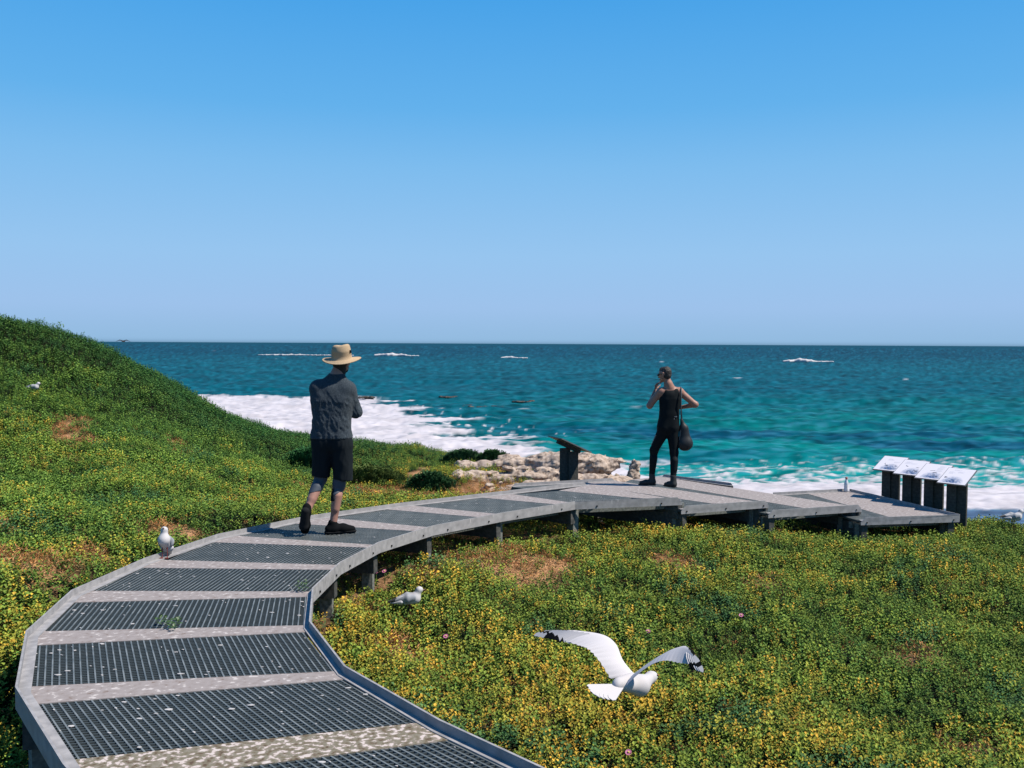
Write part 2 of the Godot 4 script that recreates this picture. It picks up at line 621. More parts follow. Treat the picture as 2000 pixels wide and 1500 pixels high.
func plant_cover() -> void:
	var leafy := mat(Color.WHITE, 0.72, 0.0, 0.2)
	leafy.vertex_color_use_as_albedo = true
	leafy.backlight_enabled = true
	leafy.backlight = Color(0.12, 0.15, 0.04)
	var dry := mat(Color.WHITE, 0.85, 0.0, 0.2)
	dry.vertex_color_use_as_albedo = true
	var sets := [[], [], [], []]   # upright green, bushy green, yellow, dry
	var tints := [[], [], [], []]
	var zone := FastNoiseLite.new()
	zone.frequency = 0.22
	zone.fractal_octaves = 3
	zone.seed = 11
	var zone2 := FastNoiseLite.new()
	zone2.frequency = 0.9
	zone2.fractal_octaves = 2
	zone2.seed = 23
	var zone3 := FastNoiseLite.new()
	zone3.frequency = 0.55
	zone3.fractal_octaves = 2
	zone3.seed = 57
	var r := RandomNumberGenerator.new()
	r.seed = 77
	var z := -3.0
	while z > -34.0:
		var d := -z
		var gap := 0.053 if d < 9.0 else 0.058 if d < 14.0 else 0.070 if d < 20.0 else 0.085
		var x := maxf(-0.66 * d - 0.5, GX0 + 0.3)
		var xe := minf(0.63 * d + 0.6, GX0 + GNX * STEP - 0.4)
		while x < xe:
			var px := x + r.randf_range(-0.5, 0.5) * gap
			var pz := z + r.randf_range(-0.5, 0.5) * gap
			x += gap
			var y := ground(px, pz)
			if y < 2.1 and px > -4.0 or y < 0.8:
				continue
			var b := bareness(px, pz)
			var near := under_deck(px, pz)
			if near and r.randf() > 0.5:
				continue
			if b > 0.3 and r.randf() < (minf(b * 1.8 - 0.3, 0.96) if z < -16.0 else minf(b * 1.1 - 0.2, 0.86)):
				if r.randf() < 0.42 and d < 22.0:
					sets[3].append(Transform3D(Basis(Vector3.UP, r.randf() * TAU) * Basis(Vector3.RIGHT, r.randf_range(-0.9, 0.9)), Vector3(px, y, pz)).scaled_local(Vector3.ONE * r.randf_range(0.7, 1.3)))
					tints[3].append(Color(0.62, 0.31, 0.13) * r.randf_range(0.6, 1.2))
				continue
			var n := zone.get_noise_2d(px, pz)
			var n2 := zone2.get_noise_2d(px, pz)
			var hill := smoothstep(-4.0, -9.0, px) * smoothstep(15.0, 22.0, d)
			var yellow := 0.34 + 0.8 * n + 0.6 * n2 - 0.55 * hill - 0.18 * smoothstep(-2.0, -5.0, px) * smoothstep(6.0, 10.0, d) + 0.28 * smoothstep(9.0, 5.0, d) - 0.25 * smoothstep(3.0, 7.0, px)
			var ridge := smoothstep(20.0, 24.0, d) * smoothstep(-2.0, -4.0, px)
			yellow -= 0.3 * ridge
			var which := 0 if n2 + r.randf_range(-0.5, 0.5) > 0.0 else 1
			var col := Color(0.056, 0.110, 0.030)
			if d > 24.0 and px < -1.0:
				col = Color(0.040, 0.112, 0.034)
			var pick := r.randf()
			var fleshy := zone3.get_noise_2d(px, pz)
			if fleshy > 0.42 and pick > 0.5:
				which = 0
				col = Color(0.050, 0.108, 0.044)
			elif pick < yellow * 0.75:
				which = 2
				col = Color(0.30, 0.205, 0.036) if r.randf() < 0.40 else Color(0.18, 0.185, 0.034)
			elif pick > 0.94 and n2 < 0.15 and hill < 0.5:
				which = 3
				col = Color(0.36, 0.19, 0.085)
			else:
				col = col.lerp(Color(0.125, 0.175, 0.034), clampf(r.randf() + yellow * 0.5, 0.0, 1.0))
			col = col * (r.randf_range(0.80, 1.72) * (1.0 + 0.2 * n2))
			var big := r.randf_range(0.62, 1.05) * (1.0 if d < 14.0 else 1.12 if d < 20.0 else 1.3)
			big *= 1.0 + 0.2 * n + 0.2 * n2
			if r.randf() < 0.05:
				big *= 1.25
			col = col.lerp(Color(0.034, 0.092, 0.034), ridge * 0.6)  # darker green on the ridge, partly painting shade of the averted slope
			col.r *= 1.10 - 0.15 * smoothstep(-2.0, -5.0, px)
			col.b *= 0.85
			if near:
				big *= 0.75
			var lean := Basis(Vector3(r.randf_range(-1, 1), 0, r.randf_range(-1, 1)).normalized(), r.randf_range(0.0, 0.35))
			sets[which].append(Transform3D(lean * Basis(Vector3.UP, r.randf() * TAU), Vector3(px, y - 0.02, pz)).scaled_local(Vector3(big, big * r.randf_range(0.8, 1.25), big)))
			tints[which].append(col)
		z -= gap
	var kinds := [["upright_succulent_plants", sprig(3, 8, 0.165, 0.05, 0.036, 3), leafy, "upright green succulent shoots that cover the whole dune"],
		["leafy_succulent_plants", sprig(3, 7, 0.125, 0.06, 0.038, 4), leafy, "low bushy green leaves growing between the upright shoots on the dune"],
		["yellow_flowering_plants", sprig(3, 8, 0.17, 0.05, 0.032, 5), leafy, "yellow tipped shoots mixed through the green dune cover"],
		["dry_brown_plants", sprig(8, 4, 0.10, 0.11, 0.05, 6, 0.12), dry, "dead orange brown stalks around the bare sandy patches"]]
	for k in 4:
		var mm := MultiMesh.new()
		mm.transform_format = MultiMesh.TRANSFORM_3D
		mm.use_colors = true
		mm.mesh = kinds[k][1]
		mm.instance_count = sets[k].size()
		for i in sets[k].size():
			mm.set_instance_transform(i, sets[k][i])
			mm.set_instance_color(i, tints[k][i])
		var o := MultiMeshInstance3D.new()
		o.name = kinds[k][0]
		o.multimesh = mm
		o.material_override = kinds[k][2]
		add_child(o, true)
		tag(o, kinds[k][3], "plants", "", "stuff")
	print("plants ", sets[0].size(), " ", sets[1].size(), " ", sets[2].size(), " ", sets[3].size())

# ---------------------------------------------------------------- sea
func surf(x: float, d: float, n: Array) -> Array:   # colour, foam 0..1
	var broad: float = n[0].get_noise_2d(x * 0.35, d)
	var mid: float = n[1].get_noise_2d(x * 0.4, d)
	var lace: float = n[2].get_noise_2d(x * 0.6, d)
	var fine: float = n[3].get_noise_2d(x * 0.5, d)
	var deep := Color(0.0006, 0.033, 0.054)
	var teal := Color(0.0008, 0.056, 0.078)
	var turq := Color(0.004, 0.155, 0.152)
	var reef := Color(0.004, 0.050, 0.088)
	var c := deep.lerp(teal, smoothstep(700.0, 150.0, d))
	var right := smoothstep(-20.0, 25.0, x)
	c = c.lerp(turq * 0.72, smoothstep(150.0, 80.0, d) * (0.25 + 0.55 * right) * clampf(0.75 + broad, 0.0, 1.0))
	c = c.lerp(turq, smoothstep(74.0, 58.0, d) * clampf(0.55 + broad * 1.3, 0.0, 1.0))
	c = c.lerp(turq * 1.15, smoothstep(62.0, 52.0, d) * 0.8)
	# darker weed and reef lying in bands
	var band := smoothstep(52.0, 58.0, d) * smoothstep(86.0, 72.0, d) * smoothstep(-12.0, 2.0, x)
	c = c.lerp(reef, band * clampf(0.2 + mid * 1.9 + broad, 0.0, 1.0))
	c = c.lerp(reef, smoothstep(70.0, 85.0, d) * smoothstep(118.0, 98.0, d) * clampf(mid * 1.6 - 0.15, 0.0, 0.4))
	c = c.lerp(Color(0.06, 0.10, 0.17), smoothstep(41.0, 38.5, d))  # blue-grey nearest water: sky reflection painted into the colour
	# chop painted in: wave shading as darker troughs, sky reflection as bluer backs
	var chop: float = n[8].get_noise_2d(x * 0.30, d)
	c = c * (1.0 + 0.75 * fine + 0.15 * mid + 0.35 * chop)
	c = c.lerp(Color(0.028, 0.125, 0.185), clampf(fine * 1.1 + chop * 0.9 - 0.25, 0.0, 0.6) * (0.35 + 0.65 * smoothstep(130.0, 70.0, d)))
	# broken water
	var foam := 0.0
	var edge := -19.0 + (120.0 - d) * 0.315 if d > 79.0 else -6.0 + (79.0 - d) * 0.42
	var inside := smoothstep(5.0, -5.0, x - edge - mid * 9.0) * smoothstep(124.0, 112.0, d + broad * 6.0) * smoothstep(44.0, 47.0, d)
	foam = maxf(foam, smoothstep(-0.55, 0.05, lace + (inside - 0.55) * 1.6) * smoothstep(0.05, 0.3, inside))
	var fray := smoothstep(16.0, 0.0, x - edge) * smoothstep(120.0, 100.0, d) * smoothstep(60.0, 70.0, d)
	foam = maxf(foam, smoothstep(0.62, 0.88, lace + fray * 0.62 - 0.52) * smoothstep(0.0, 0.35, fray))
	var near := smoothstep(55.5, 49.0, d + broad * 3.0 - x * 0.1) * smoothstep(38.6, 39.6, d + mid * 0.8) * smoothstep(2.0, 7.0, x)
	var thick := smoothstep(48.5, 43.5, d - broad * 2.0)
	var web: float = n[9].get_noise_2d(x * 0.32, d * 0.8)
	foam = maxf(foam, smoothstep(0.45, 0.85, lace * 0.22 + web * 0.58 + near * (0.30 + 0.62 * thick)) * smoothstep(0.0, 0.4, near))
	var caps_sparkle: float = n[4].get_noise_2d(x * 0.22, d * 0.8)  # scattered whitecaps, white dots that also paint sun sparkle
	foam = maxf(foam, smoothstep(0.72, 0.82, caps_sparkle + 0.25 * mid) * smoothstep(40.0, 60.0, d) * smoothstep(900.0, 150.0, d) * 0.8)
	return [c, clampf(foam, 0.0, 1.0)]

func build_sea() -> void:
	var n := []
	for k in [[0.035, 3], [0.11, 3], [0.42, 4], [0.9, 2], [0.30, 3], [0.05, 2], [0.16, 2], [0.55, 2], [0.32, 3], [1.1, 4]]:
		var f := FastNoiseLite.new()
		f.noise_type = FastNoiseLite.TYPE_SIMPLEX_SMOOTH
		f.frequency = k[0]
		f.fractal_octaves = k[1]
		f.seed = 31 + n.size()
		n.append(f)
	n[2].fractal_type = FastNoiseLite.FRACTAL_RIDGED
	n[9].fractal_type = FastNoiseLite.FRACTAL_RIDGED
	const ROWS := 470
	const COLS := 860
	var v := PackedVector3Array()
	var c := PackedColorArray()
	var idx := PackedInt32Array()
	v.resize(ROWS * COLS)
	c.resize(ROWS * COLS)
	for j in ROWS:
		# rows lie closer together near the shore
		var s := float(j) / (ROWS - 1)
		var inv := lerpf(1.0 / 18.0, 1.0 / 30000.0, s)
		var d := 1.0 / inv
		for i in COLS:
			var x := (float(i) / (COLS - 1) - 0.5) * 1.36 * (d + 8.0)
			var col := Color(0.0006, 0.033, 0.054)
			var foam := 0.0
			if d < 2500.0:
				var got := surf(x, d, n)
				col = got[0]
				foam = got[1]
			var y := 0.0
			if d < 3000.0:
				var calm := smoothstep(34.0, 60.0, d) * 0.75 + 0.25
				y = (n[5].get_noise_2d(x * 0.35, d) * 0.36 + n[6].get_noise_2d(x * 0.35, d) * 0.26 + n[7].get_noise_2d(x * 0.6, d) * 0.22) * calm
				y += foam * 0.05 + foam * n[3].get_noise_2d(x, d) * 0.07
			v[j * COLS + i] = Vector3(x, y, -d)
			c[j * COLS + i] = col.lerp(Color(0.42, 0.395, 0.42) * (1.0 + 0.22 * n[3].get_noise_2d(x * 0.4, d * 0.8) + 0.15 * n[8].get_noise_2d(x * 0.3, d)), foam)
	for j in ROWS - 1:
		for i in COLS - 1:
			var a := j * COLS + i
			idx.append_array([a, a + COLS, a + COLS + 1, a, a + COLS + 1, a + 1])
	var nm := PackedVector3Array()
	nm.resize(v.size())
	for j in ROWS:
		for i in COLS:
			var a := j * COLS + i
			var dx := v[j * COLS + mini(i + 1, COLS - 1)] - v[j * COLS + maxi(i - 1, 0)]
			var dz := v[mini(j + 1, ROWS - 1) * COLS + i] - v[maxi(j - 1, 0) * COLS + i]
			nm[a] = dx.cross(dz).normalized()
			if nm[a].y < 0.0:
				nm[a] = -nm[a]
	var arr := []
	arr.resize(Mesh.ARRAY_MAX)
	arr[Mesh.ARRAY_VERTEX] = v
	arr[Mesh.ARRAY_COLOR] = c
	arr[Mesh.ARRAY_NORMAL] = nm
	arr[Mesh.ARRAY_INDEX] = idx
	var me := ArrayMesh.new()
	me.add_surface_from_arrays(Mesh.PRIMITIVE_TRIANGLES, arr)
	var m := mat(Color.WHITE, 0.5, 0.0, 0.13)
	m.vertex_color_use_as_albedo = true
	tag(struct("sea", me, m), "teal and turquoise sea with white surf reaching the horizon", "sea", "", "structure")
	# breakers far out over the reef
	var white := mat(lin(0.52, 0.51, 0.53), 0.8)
	for b in [[-62.0, 495.0, 26.0, 2.0, "short thick white breaker far out behind the man in the hat"], [-112.0, 500.0, 54.0, 0.9, "long thin white breaker line beyond the hat, reaching toward the dune"], [1.0, 440.0, 15.0, 1.0, "small white breaker far out midway between the two men"], [122.0, 380.0, 23.0, 1.6, "white breaker far out above the row of four signs"]]:
		var bones := []
		rng.seed = int(b[1] * 7 + b[2])
		var count := int(b[2] / 2.2)
		var last := Vector3.ZERO
		var last_h := 0.3
		for k in count:
			var t := (k + 0.5) / count - 0.5
			var h: float = b[3] * (0.35 + 0.75 * rng.randf()) * (1.0 - 1.5 * absf(t + 0.15))
			h = maxf(h, 0.5)
			var p := Vector3(t * b[2], h * 0.3, rng.randf_range(-1.0, 1.0))
			if k > 0:
				bones.append([last, p, last_h * 0.6, h * 0.7])
			last = p
			last_h = h
		var o := put("breaking_wave", blob(bones, 0.3, 0.4), white)
		o.position = Vector3(b[0], 0.0, -b[1])
		tag(o, b[4], "breaking wave", "white breakers over the far reef")
	# low dark rocks awash
	var wet := mat(lin(0.035, 0.028, 0.02), 0.6)
	for b in [[-8.3, 118.0, 1.7, "low dark rock awash, single and highest of the reef rocks"], [-4.6, 101.0, 1.2, "small dark reef rock just left of the long flat one"], [-3.3, 100.0, 4.0, "long flat dark reef rock lying in the turquoise water"], [-18.6, 117.0, 1.5, "dark reef rock awash beside the elbow of the man in the hat"], [1.2, 110.0, 2.0, "thin dark reef rock awash nearest the man with the bag"]]:
		var bones := []
		rng.seed = int(b[1] * 3 + b[2] * 10)
		for k in 6:
			var p := Vector3((k / 5.0 - 0.5) * b[2], rng.randf_range(-0.1, 0.12), rng.randf_range(-0.4, 0.4))
			bones.append([p, p + Vector3(0.3, 0, 0), rng.randf_range(0.18, 0.34), rng.randf_range(0.15, 0.28)])
		var o := put("reef_rock", blob(bones, 0.12, 0.2), wet)
		o.position = Vector3(b[0], 0.06, -b[1])
		o.scale = Vector3(1.0, 0.55, 1.0)
		tag(o, b[3], "rock", "dark rocks awash in the surf")

# ---------------------------------------------------------------- boardwalk
# grating panels of the walk, corners far left, far right, near right, near left
const GRATINGS := [
	[Vector3(-0.245, 5.445, -1.797), Vector3(1.058, 5.424, -2.230), Vector3(1.563, 5.454, -1.636), Vector3(0.260, 5.475, -1.203)],
	[Vector3(-0.905, 5.406, -2.574), Vector3(0.398, 5.385, -3.007), Vector3(0.903, 5.415, -2.413), Vector3(-0.400, 5.436, -1.980)],
	[Vector3(-1.516, 5.369, -3.317), Vector3(-0.267, 5.347, -3.767), Vector3(0.243, 5.376, -3.190), Vector3(-1.060, 5.397, -2.757)],
	[Vector3(-2.198, 5.326, -4.181), Vector3(-0.854, 5.307, -4.561), Vector3(-0.414, 5.337, -3.964), Vector3(-1.728, 5.358, -3.547)],
	[Vector3(-2.703, 5.278, -5.148), Vector3(-1.250, 5.262, -5.461), Vector3(-0.916, 5.300, -4.695), Vector3(-2.350, 5.313, -4.434)],
	[Vector3(-2.986, 5.225, -6.194), Vector3(-1.441, 5.215, -6.398), Vector3(-1.279, 5.254, -5.617), Vector3(-2.798, 5.262, -5.455)],
	[Vector3(-3.054, 5.164, -7.415), Vector3(-1.440, 5.166, -7.371), Vector3(-1.459, 5.207, -6.562), Vector3(-3.021, 5.207, -6.559)],
	[Vector3(-2.880, 5.101, -8.675), Vector3(-1.277, 5.114, -8.411), Vector3(-1.436, 5.157, -7.567), Vector3(-2.911, 5.147, -7.756)],
	[Vector3(-2.438, 5.039, -9.929), Vector3(-0.917, 5.066, -9.384), Vector3(-1.248, 5.107, -8.551), Vector3(-2.684, 5.083, -9.048)],
	[Vector3(-1.520, 4.982, -11.102), Vector3(-0.260, 5.015, -10.405), Vector3(-0.796, 5.053, -9.633), Vector3(-2.001, 5.018, -10.343)],
	[Vector3(-0.401, 4.949, -12.184), Vector3(0.691, 4.969, -11.519), Vector3(-0.046, 5.002, -10.670), Vector3(-1.211, 4.973, -11.410)],
	[Vector3(0.694, 4.927, -12.929), Vector3(1.604, 4.947, -12.257), Vector3(0.852, 4.965, -11.659), Vector3(0.043, 4.939, -12.532)],
]
# the three lower landings: near left, near right, strip right, strip left, far left, far right
const LANDINGS := [
	[Vector3(0.008, 4.773, -14.249), Vector3(2.208, 4.840, -11.988), Vector3(2.737, 4.824, -12.543), Vector3(0.995, 4.759, -14.715), Vector3(1.728, 4.747, -15.090), Vector3(3.516, 4.822, -12.595)],
	[Vector3(1.866, 4.620, -15.683), Vector3(3.461, 4.718, -12.388), Vector3(4.129, 4.704, -12.876), Vector3(2.128, 4.604, -16.215), Vector3(2.697, 4.589, -16.715), Vector3(4.954, 4.700, -13.002)],
	[Vector3(4.331, 4.517, -15.101), Vector3(4.785, 4.593, -12.565), Vector3(5.340, 4.586, -12.803), Vector3(4.947, 4.507, -15.443), Vector3(5.764, 4.500, -15.673), Vector3(6.286, 4.584, -12.878)]]
const NOSE_L := Vector3(1.147, 4.907, -13.596)
const NOSE_R := Vector3(2.215, 4.954, -12.034)

func find_deck_spots() -> void:
	for g in GRATINGS:
		var mid: Vector3 = (g[0] + g[1] + g[2] + g[3]) * 0.25
		deck_spots.append(mid)
		deck_spots.append((g[0] + g[1]) * 0.5)
		for t in [0.2, 0.8]:
			deck_spots.append((g[0] + g[3]).lerp(g[1] + g[2], t) * 0.5)
	var quads := []
	for k in GRATINGS.size():
		quads.append(GRATINGS[k])
		if k + 1 < GRATINGS.size():
			quads.append([GRATINGS[k + 1][3], GRATINGS[k + 1][2], GRATINGS[k][1], GRATINGS[k][0]])
	quads.append([NOSE_L, NOSE_R, GRATINGS[-1][1], GRATINGS[-1][0]])
	for l in LANDINGS:
		quads.append([l[4], l[5], l[1], l[0]])
	for q in quads:
		deck_quads.append([q[0], q[1], q[2], q[3], minf(minf(q[0].x, q[1].x), minf(q[2].x, q[3].x)), maxf(maxf(q[0].x, q[1].x), maxf(q[2].x, q[3].x)), minf(minf(q[0].z, q[1].z), minf(q[2].z, q[3].z)), maxf(maxf(q[0].z, q[1].z), maxf(q[2].z, q[3].z))])
	for l in LANDINGS:
		for t in [0.15, 0.4, 0.65, 0.9]:
			deck_spots.append(l[0].lerp(l[1], t))
			deck_spots.append(l[4].lerp(l[5], t))

# galvanised grating: long bars the way one walks, thin cross bars a little lower
func grating(tl: Vector3, tr: Vector3, br: Vector3, bl: Vector3) -> Array:
	var f := Faces.new()
	var n := int(((tl - tr).length() + (bl - br).length()) * 0.5 / 0.034)
	for i in n + 1:
		var t := float(i) / n
		f.bar(bl.lerp(br, t), tl.lerp(tr, t), 0.0075, 0.03, false)
	var across := Faces.new()
	var m := int(((tl - bl).length() + (tr - br).length()) * 0.5 / 0.031)
	var low := Vector3(0, -0.002, 0)
	for i in m + 1:
		var t := float(i) / m
		across.bar(bl.lerp(tl, t) + low, br.lerp(tr, t) + low, 0.0075 if i > 0 and i < m else 0.012, 0.024, false)
	return [f.mesh(), across.mesh()]

# an angle of galvanised steel: upright plate along the edge and a flange lying on the deck
func curb(a: Vector3, b: Vector3, inward: Vector3, flange: float, cut_a := 0.0, cut_b := 0.0) -> ArrayMesh:
	var f := Faces.new()
	var along := (b - a).normalized()
	var up := Vector3.UP
	var o := -inward * 0.011
	var pa := a - up * 0.058
	var pb := b - up * 0.058
	var ta := a + along * cut_a + up * 0.048
	var tb := b - along * cut_b + up * 0.048
	var ma := a + up * (0.048 - cut_a)
	var mb := b + up * (0.048 - cut_b)
	var lean := -inward * 0.012
	for side in 2:
		var s: Vector3 = o if side == 0 else Vector3.ZERO
		var out: Vector3 = -inward if side == 0 else inward
		f.quad(pa + s, pb + s, mb + s, ma + s, out)
		if cut_a > 0.0 or cut_b > 0.0:
			f.quad(ma + s, mb + s, tb + s + lean * 0.2, ta + s + lean * 0.2, out)
	f.quad(ta + lean * 0.2, tb + lean * 0.2, tb + o + lean * 0.2, ta + o + lean * 0.2, up) if cut_a > 0.0 or cut_b > 0.0 else f.quad(ma, mb, mb + o, ma + o, up)
	f.quad(pa, pb, pb + o, pa + o, -up)
	f.quad(pa, ma, ma + o, pa + o, -along)
	f.quad(pb, mb, mb + o, pb + o, along)
	if cut_a > 0.0:
		f.quad(ma, ta + lean * 0.2, ta + o + lean * 0.2, ma + o, up - along)
	if cut_b > 0.0:
		f.quad(mb, tb + lean * 0.2, tb + o + lean * 0.2, mb + o, up + along)
	var l := Vector3(0, 0.007, 0)
	f.slab([a + l, b + l, b + inward * flange + l, a + inward * flange + l], 0.006)
	return f.mesh()

func post(p: Vector3, along: Vector3, top: float) -> ArrayMesh:
	var f := Faces.new()
	var foot := Vector3(p.x, ground(p.x, p.z) - 0.25, p.z)
	var s := Vector3(along.x, 0, along.z).normalized() * 0.05
	var u := Vector3.UP.cross(s)
	f.beam(foot, Vector3(p.x, top, p.z), s, u)
	return f.mesh()

func droppings(tl: Vector3, tr: Vector3, br: Vector3, bl: Vector3, n: int) -> ArrayMesh:
	var f := Faces.new()
	for i in n:
		var u := rng.randf()
		var v := rng.randf_range(0.03, 0.95)
		var p := bl.lerp(br, u).lerp(tl.lerp(tr, u), v)
		var across := (br - bl).normalized()
		var along := (tl - bl).normalized()
		var w := rng.randf_range(0.003, 0.010)
		var l := rng.randf_range(0.003, 0.009)
		if rng.randf() < 0.16:
			w = rng.randf_range(0.012, 0.017)
			l = rng.randf_range(0.006, 0.012)
		var pts := []
		for k in 7:
			var an := TAU * k / 7.0
			var q := rng.randf_range(0.7, 1.2)
			pts.append(p + across * cos(an) * w * q + along * sin(an) * l * q + Vector3(0, 0.0025, 0))
		f.slab(pts, 0.003)
	return f.mesh()

func build_boardwalk() -> void:
	var b := thing("boardwalk", "grey steel grating boardwalk with pale cross strips that bends to a stepped lookout", "boardwalk", Vector3.ZERO)
	rng.seed = 9
	var steel := mat(Color.WHITE, 0.5, 0.1, 0.4)
	tri(steel, noise_tex(0.012, [0.25, 0.75], [lin(0.11, 0.127, 0.13), lin(0.20, 0.218, 0.22)], 256, 4), 0.7)
	var shaded_steel := mat(lin(0.055, 0.068, 0.073), 0.6, 0.0, 0.3)  # darker steel for cross bars, painting them as shaded beside the lit bars
	var curb_steel := mat(Color.WHITE, 0.6, 0.0, 0.3)
	tri(curb_steel, noise_tex(0.014, [0.2, 0.5, 0.8], [lin(0.245, 0.24, 0.245), lin(0.305, 0.298, 0.305), lin(0.365, 0.355, 0.36)], 512, 5), 0.8)
	var strip_mat := mat(Color.WHITE, 0.8, 0.0, 0.3)
	tri(strip_mat, noise_tex(0.017, [0.0, 0.14, 0.24, 0.5, 0.72, 0.75, 1.0], [lin(0.12, 0.06, 0.04), lin(0.21, 0.17, 0.15), lin(0.26, 0.225, 0.215), lin(0.29, 0.258, 0.25), lin(0.305, 0.27, 0.262), lin(0.47, 0.43, 0.415), lin(0.56, 0.52, 0.50)], 1024, 6, FastNoiseLite.TYPE_SIMPLEX_SMOOTH, 7), 1.05)
	var worn := mat(Color.WHITE, 0.8, 0.0, 0.3)
	tri(worn, noise_tex(0.020, [0.0, 0.22, 0.35, 0.52, 0.62, 0.65, 1.0], [lin(0.04, 0.02, 0.015), lin(0.12, 0.085, 0.055), lin(0.17, 0.145, 0.10), lin(0.20, 0.185, 0.14), lin(0.26, 0.21, 0.18), lin(0.52, 0.44, 0.41), lin(0.60, 0.56, 0.53)], 1024, 5, FastNoiseLite.TYPE_SIMPLEX_SMOOTH, 12), 0.9)
	var speck := mat(lin(0.01, 0.01, 0.01), 0.9)
	var splash := mat(Color.WHITE, 0.75)
	var timber := mat(Color.WHITE, 0.85, 0.0, 0.2)
	tri(timber, noise_tex(0.03, [0.2, 0.8], [lin(0.05, 0.052, 0.05), lin(0.10, 0.10, 0.095)], 256, 4), 0.4)
	var grey := mat(Color.WHITE, 0.85, 0.0, 0.2)
	tri(grey, noise_tex(0.05, [0.2, 0.5, 0.8], [lin(0.11, 0.12, 0.11), lin(0.18, 0.19, 0.175), lin(0.25, 0.25, 0.235)], 256, 4), 0.5)
	splash.albedo_color = lin(0.5, 0.48, 0.47)
	var n := GRATINGS.size()
	# outer corners of the deck at each strip
	var el := []
	var er := []
	for k in n:
		var g: Array = GRATINGS[k]
		var far_l: Vector3 = g[0]
		var far_r: Vector3 = g[1]
		if k + 1 < n:
			far_l = (far_l + GRATINGS[k + 1][3]) * 0.5
			far_r = (far_r + GRATINGS[k + 1][2]) * 0.5
		elif k == n - 1:
			far_l = NOSE_L
			far_r = NOSE_R
		var out := (far_l - far_r).normalized()
		el.append(far_l + out * (0.06 if k < n - 1 else 0.03))
		er.append(far_r - out * 0.035)
	var near_l: Vector3 = GRATINGS[0][3] + (GRATINGS[0][3] - GRATINGS[0][2]).normalized() * 0.06
	var near_r: Vector3 = GRATINGS[0][2] - (GRATINGS[0][3] - GRATINGS[0][2]).normalized() * 0.035
	for k in n:
		var g: Array = GRATINGS[k]
		var gr: Array = grating(g[0], g[1], g[2], g[3])
		var gp := put("grating_panel", gr[0], steel, b)
		put("cross_bars", gr[1], shaded_steel, gp).set_meta("kind", "stuff")
		var dr := put("bird_droppings", droppings(g[0], g[1], g[2], g[3], int(46 - 2.5 * k)), splash, b)
		dr.set_meta("kind", "stuff")
		# pale strip between this panel and the next
		var out: Vector3 = (g[0] - g[1]).normalized()
		var f := Faces.new()
		var lift := Vector3(0, 0.002, 0)
		if k + 1 < n:
			var h: Array = GRATINGS[k + 1]
			f.slab([g[0] + out * 0.05 + lift, el[k] + lift, h[3] + out * 0.05 + lift, h[2] - out * 0.03 + lift, er[k] + lift, g[1] - out * 0.03 + lift], 0.04)
		else:
			f.slab([g[0] + out * 0.03 + lift, NOSE_L + lift, NOSE_R + lift, g[1] - out * 0.03 + lift], 0.04)
		var s := put("deck_strip", f.mesh(), worn if k < 3 else strip_mat, b)
		if k == 2:
			s.set_meta("label", "worn brown stained strip nearest the camera")
		# curbs on both sides
		var pl: Vector3 = near_l if k == 0 else el[k - 1]
		var pr: Vector3 = near_r if k == 0 else er[k - 1]
		for side in 2:
			var a: Vector3 = pl if side == 0 else pr
			var c: Vector3 = el[k] if side == 0 else er[k]
			var inward := Vector3.UP.cross(c - a).normalized() * (-1.0 if side == 0 else 1.0)
			var last := k == n - 1
			put("curb", curb(a, c, inward, 0.055 if side == 0 else 0.032, 0.0, 0.07 if last else 0.0), curb_steel, b)
			# timber below the edge, set in so that light falls through the grating on its face
			var j := Faces.new()
			var ja := a + inward * 0.24 - Vector3(0, 0.06, 0)
			var jc := c + inward * 0.24 - Vector3(0, 0.06, 0)
			j.bar(ja, jc, 0.05, 0.085)
			put("joist", j.mesh(), grey, b)
			if side == 1 and k > 4:
				var streaks := Faces.new()
				for s2 in 2:
					var q: Vector3 = a.lerp(c, rng.randf_range(0.1, 0.9)) - inward * 0.0125
					var long := rng.randf_range(0.02, 0.06)
					streaks.quad(q + (c - a).normalized() * 0.006 + Vector3(0, 0.044, 0), q - (c - a).normalized() * 0.006 + Vector3(0, 0.044, 0), q - (c - a).normalized() * 0.003 + Vector3(0, 0.044 - long, 0), q + (c - a).normalized() * 0.004 + Vector3(0, 0.044 - long, 0), -inward)
				put("bird_droppings", streaks.mesh(), splash, b).set_meta("kind", "stuff")
			if side == 1 and k > 3:
				for t in [0.2, 0.8]:
					var q: Vector3 = a.lerp(c, t) - inward * 0.012 - Vector3(0, 0.024, 0)
					var bm := Faces.new()
					bm.beam(q, q - inward * 0.008, (c - a).normalized() * 0.008, Vector3.UP * 0.008)
					put("bolt", bm.mesh(), speck, b)
		# cross beam and posts below the strip
		var low := Vector3(0, -0.045, 0)
		var bm := Faces.new()
		var bl2: Vector3 = el[k].lerp(er[k], 0.02)
		var br2: Vector3 = el[k].lerp(er[k], 0.98)
		bm.bar(bl2 + low, br2 + low, 0.09, 0.2)
		put("cross_beam", bm.mesh(), timber, b)
		for e in [0.075, 0.925]:
			var p: Vector3 = el[k].lerp(er[k], e)
			if k == 2 and e > 0.5:
				continue
			var along: Vector3 = (GRATINGS[k][0] - GRATINGS[k][3]).normalized()
			p += along * 0.09
			put("post", post(p, along, p.y - 0.05), grey, b)
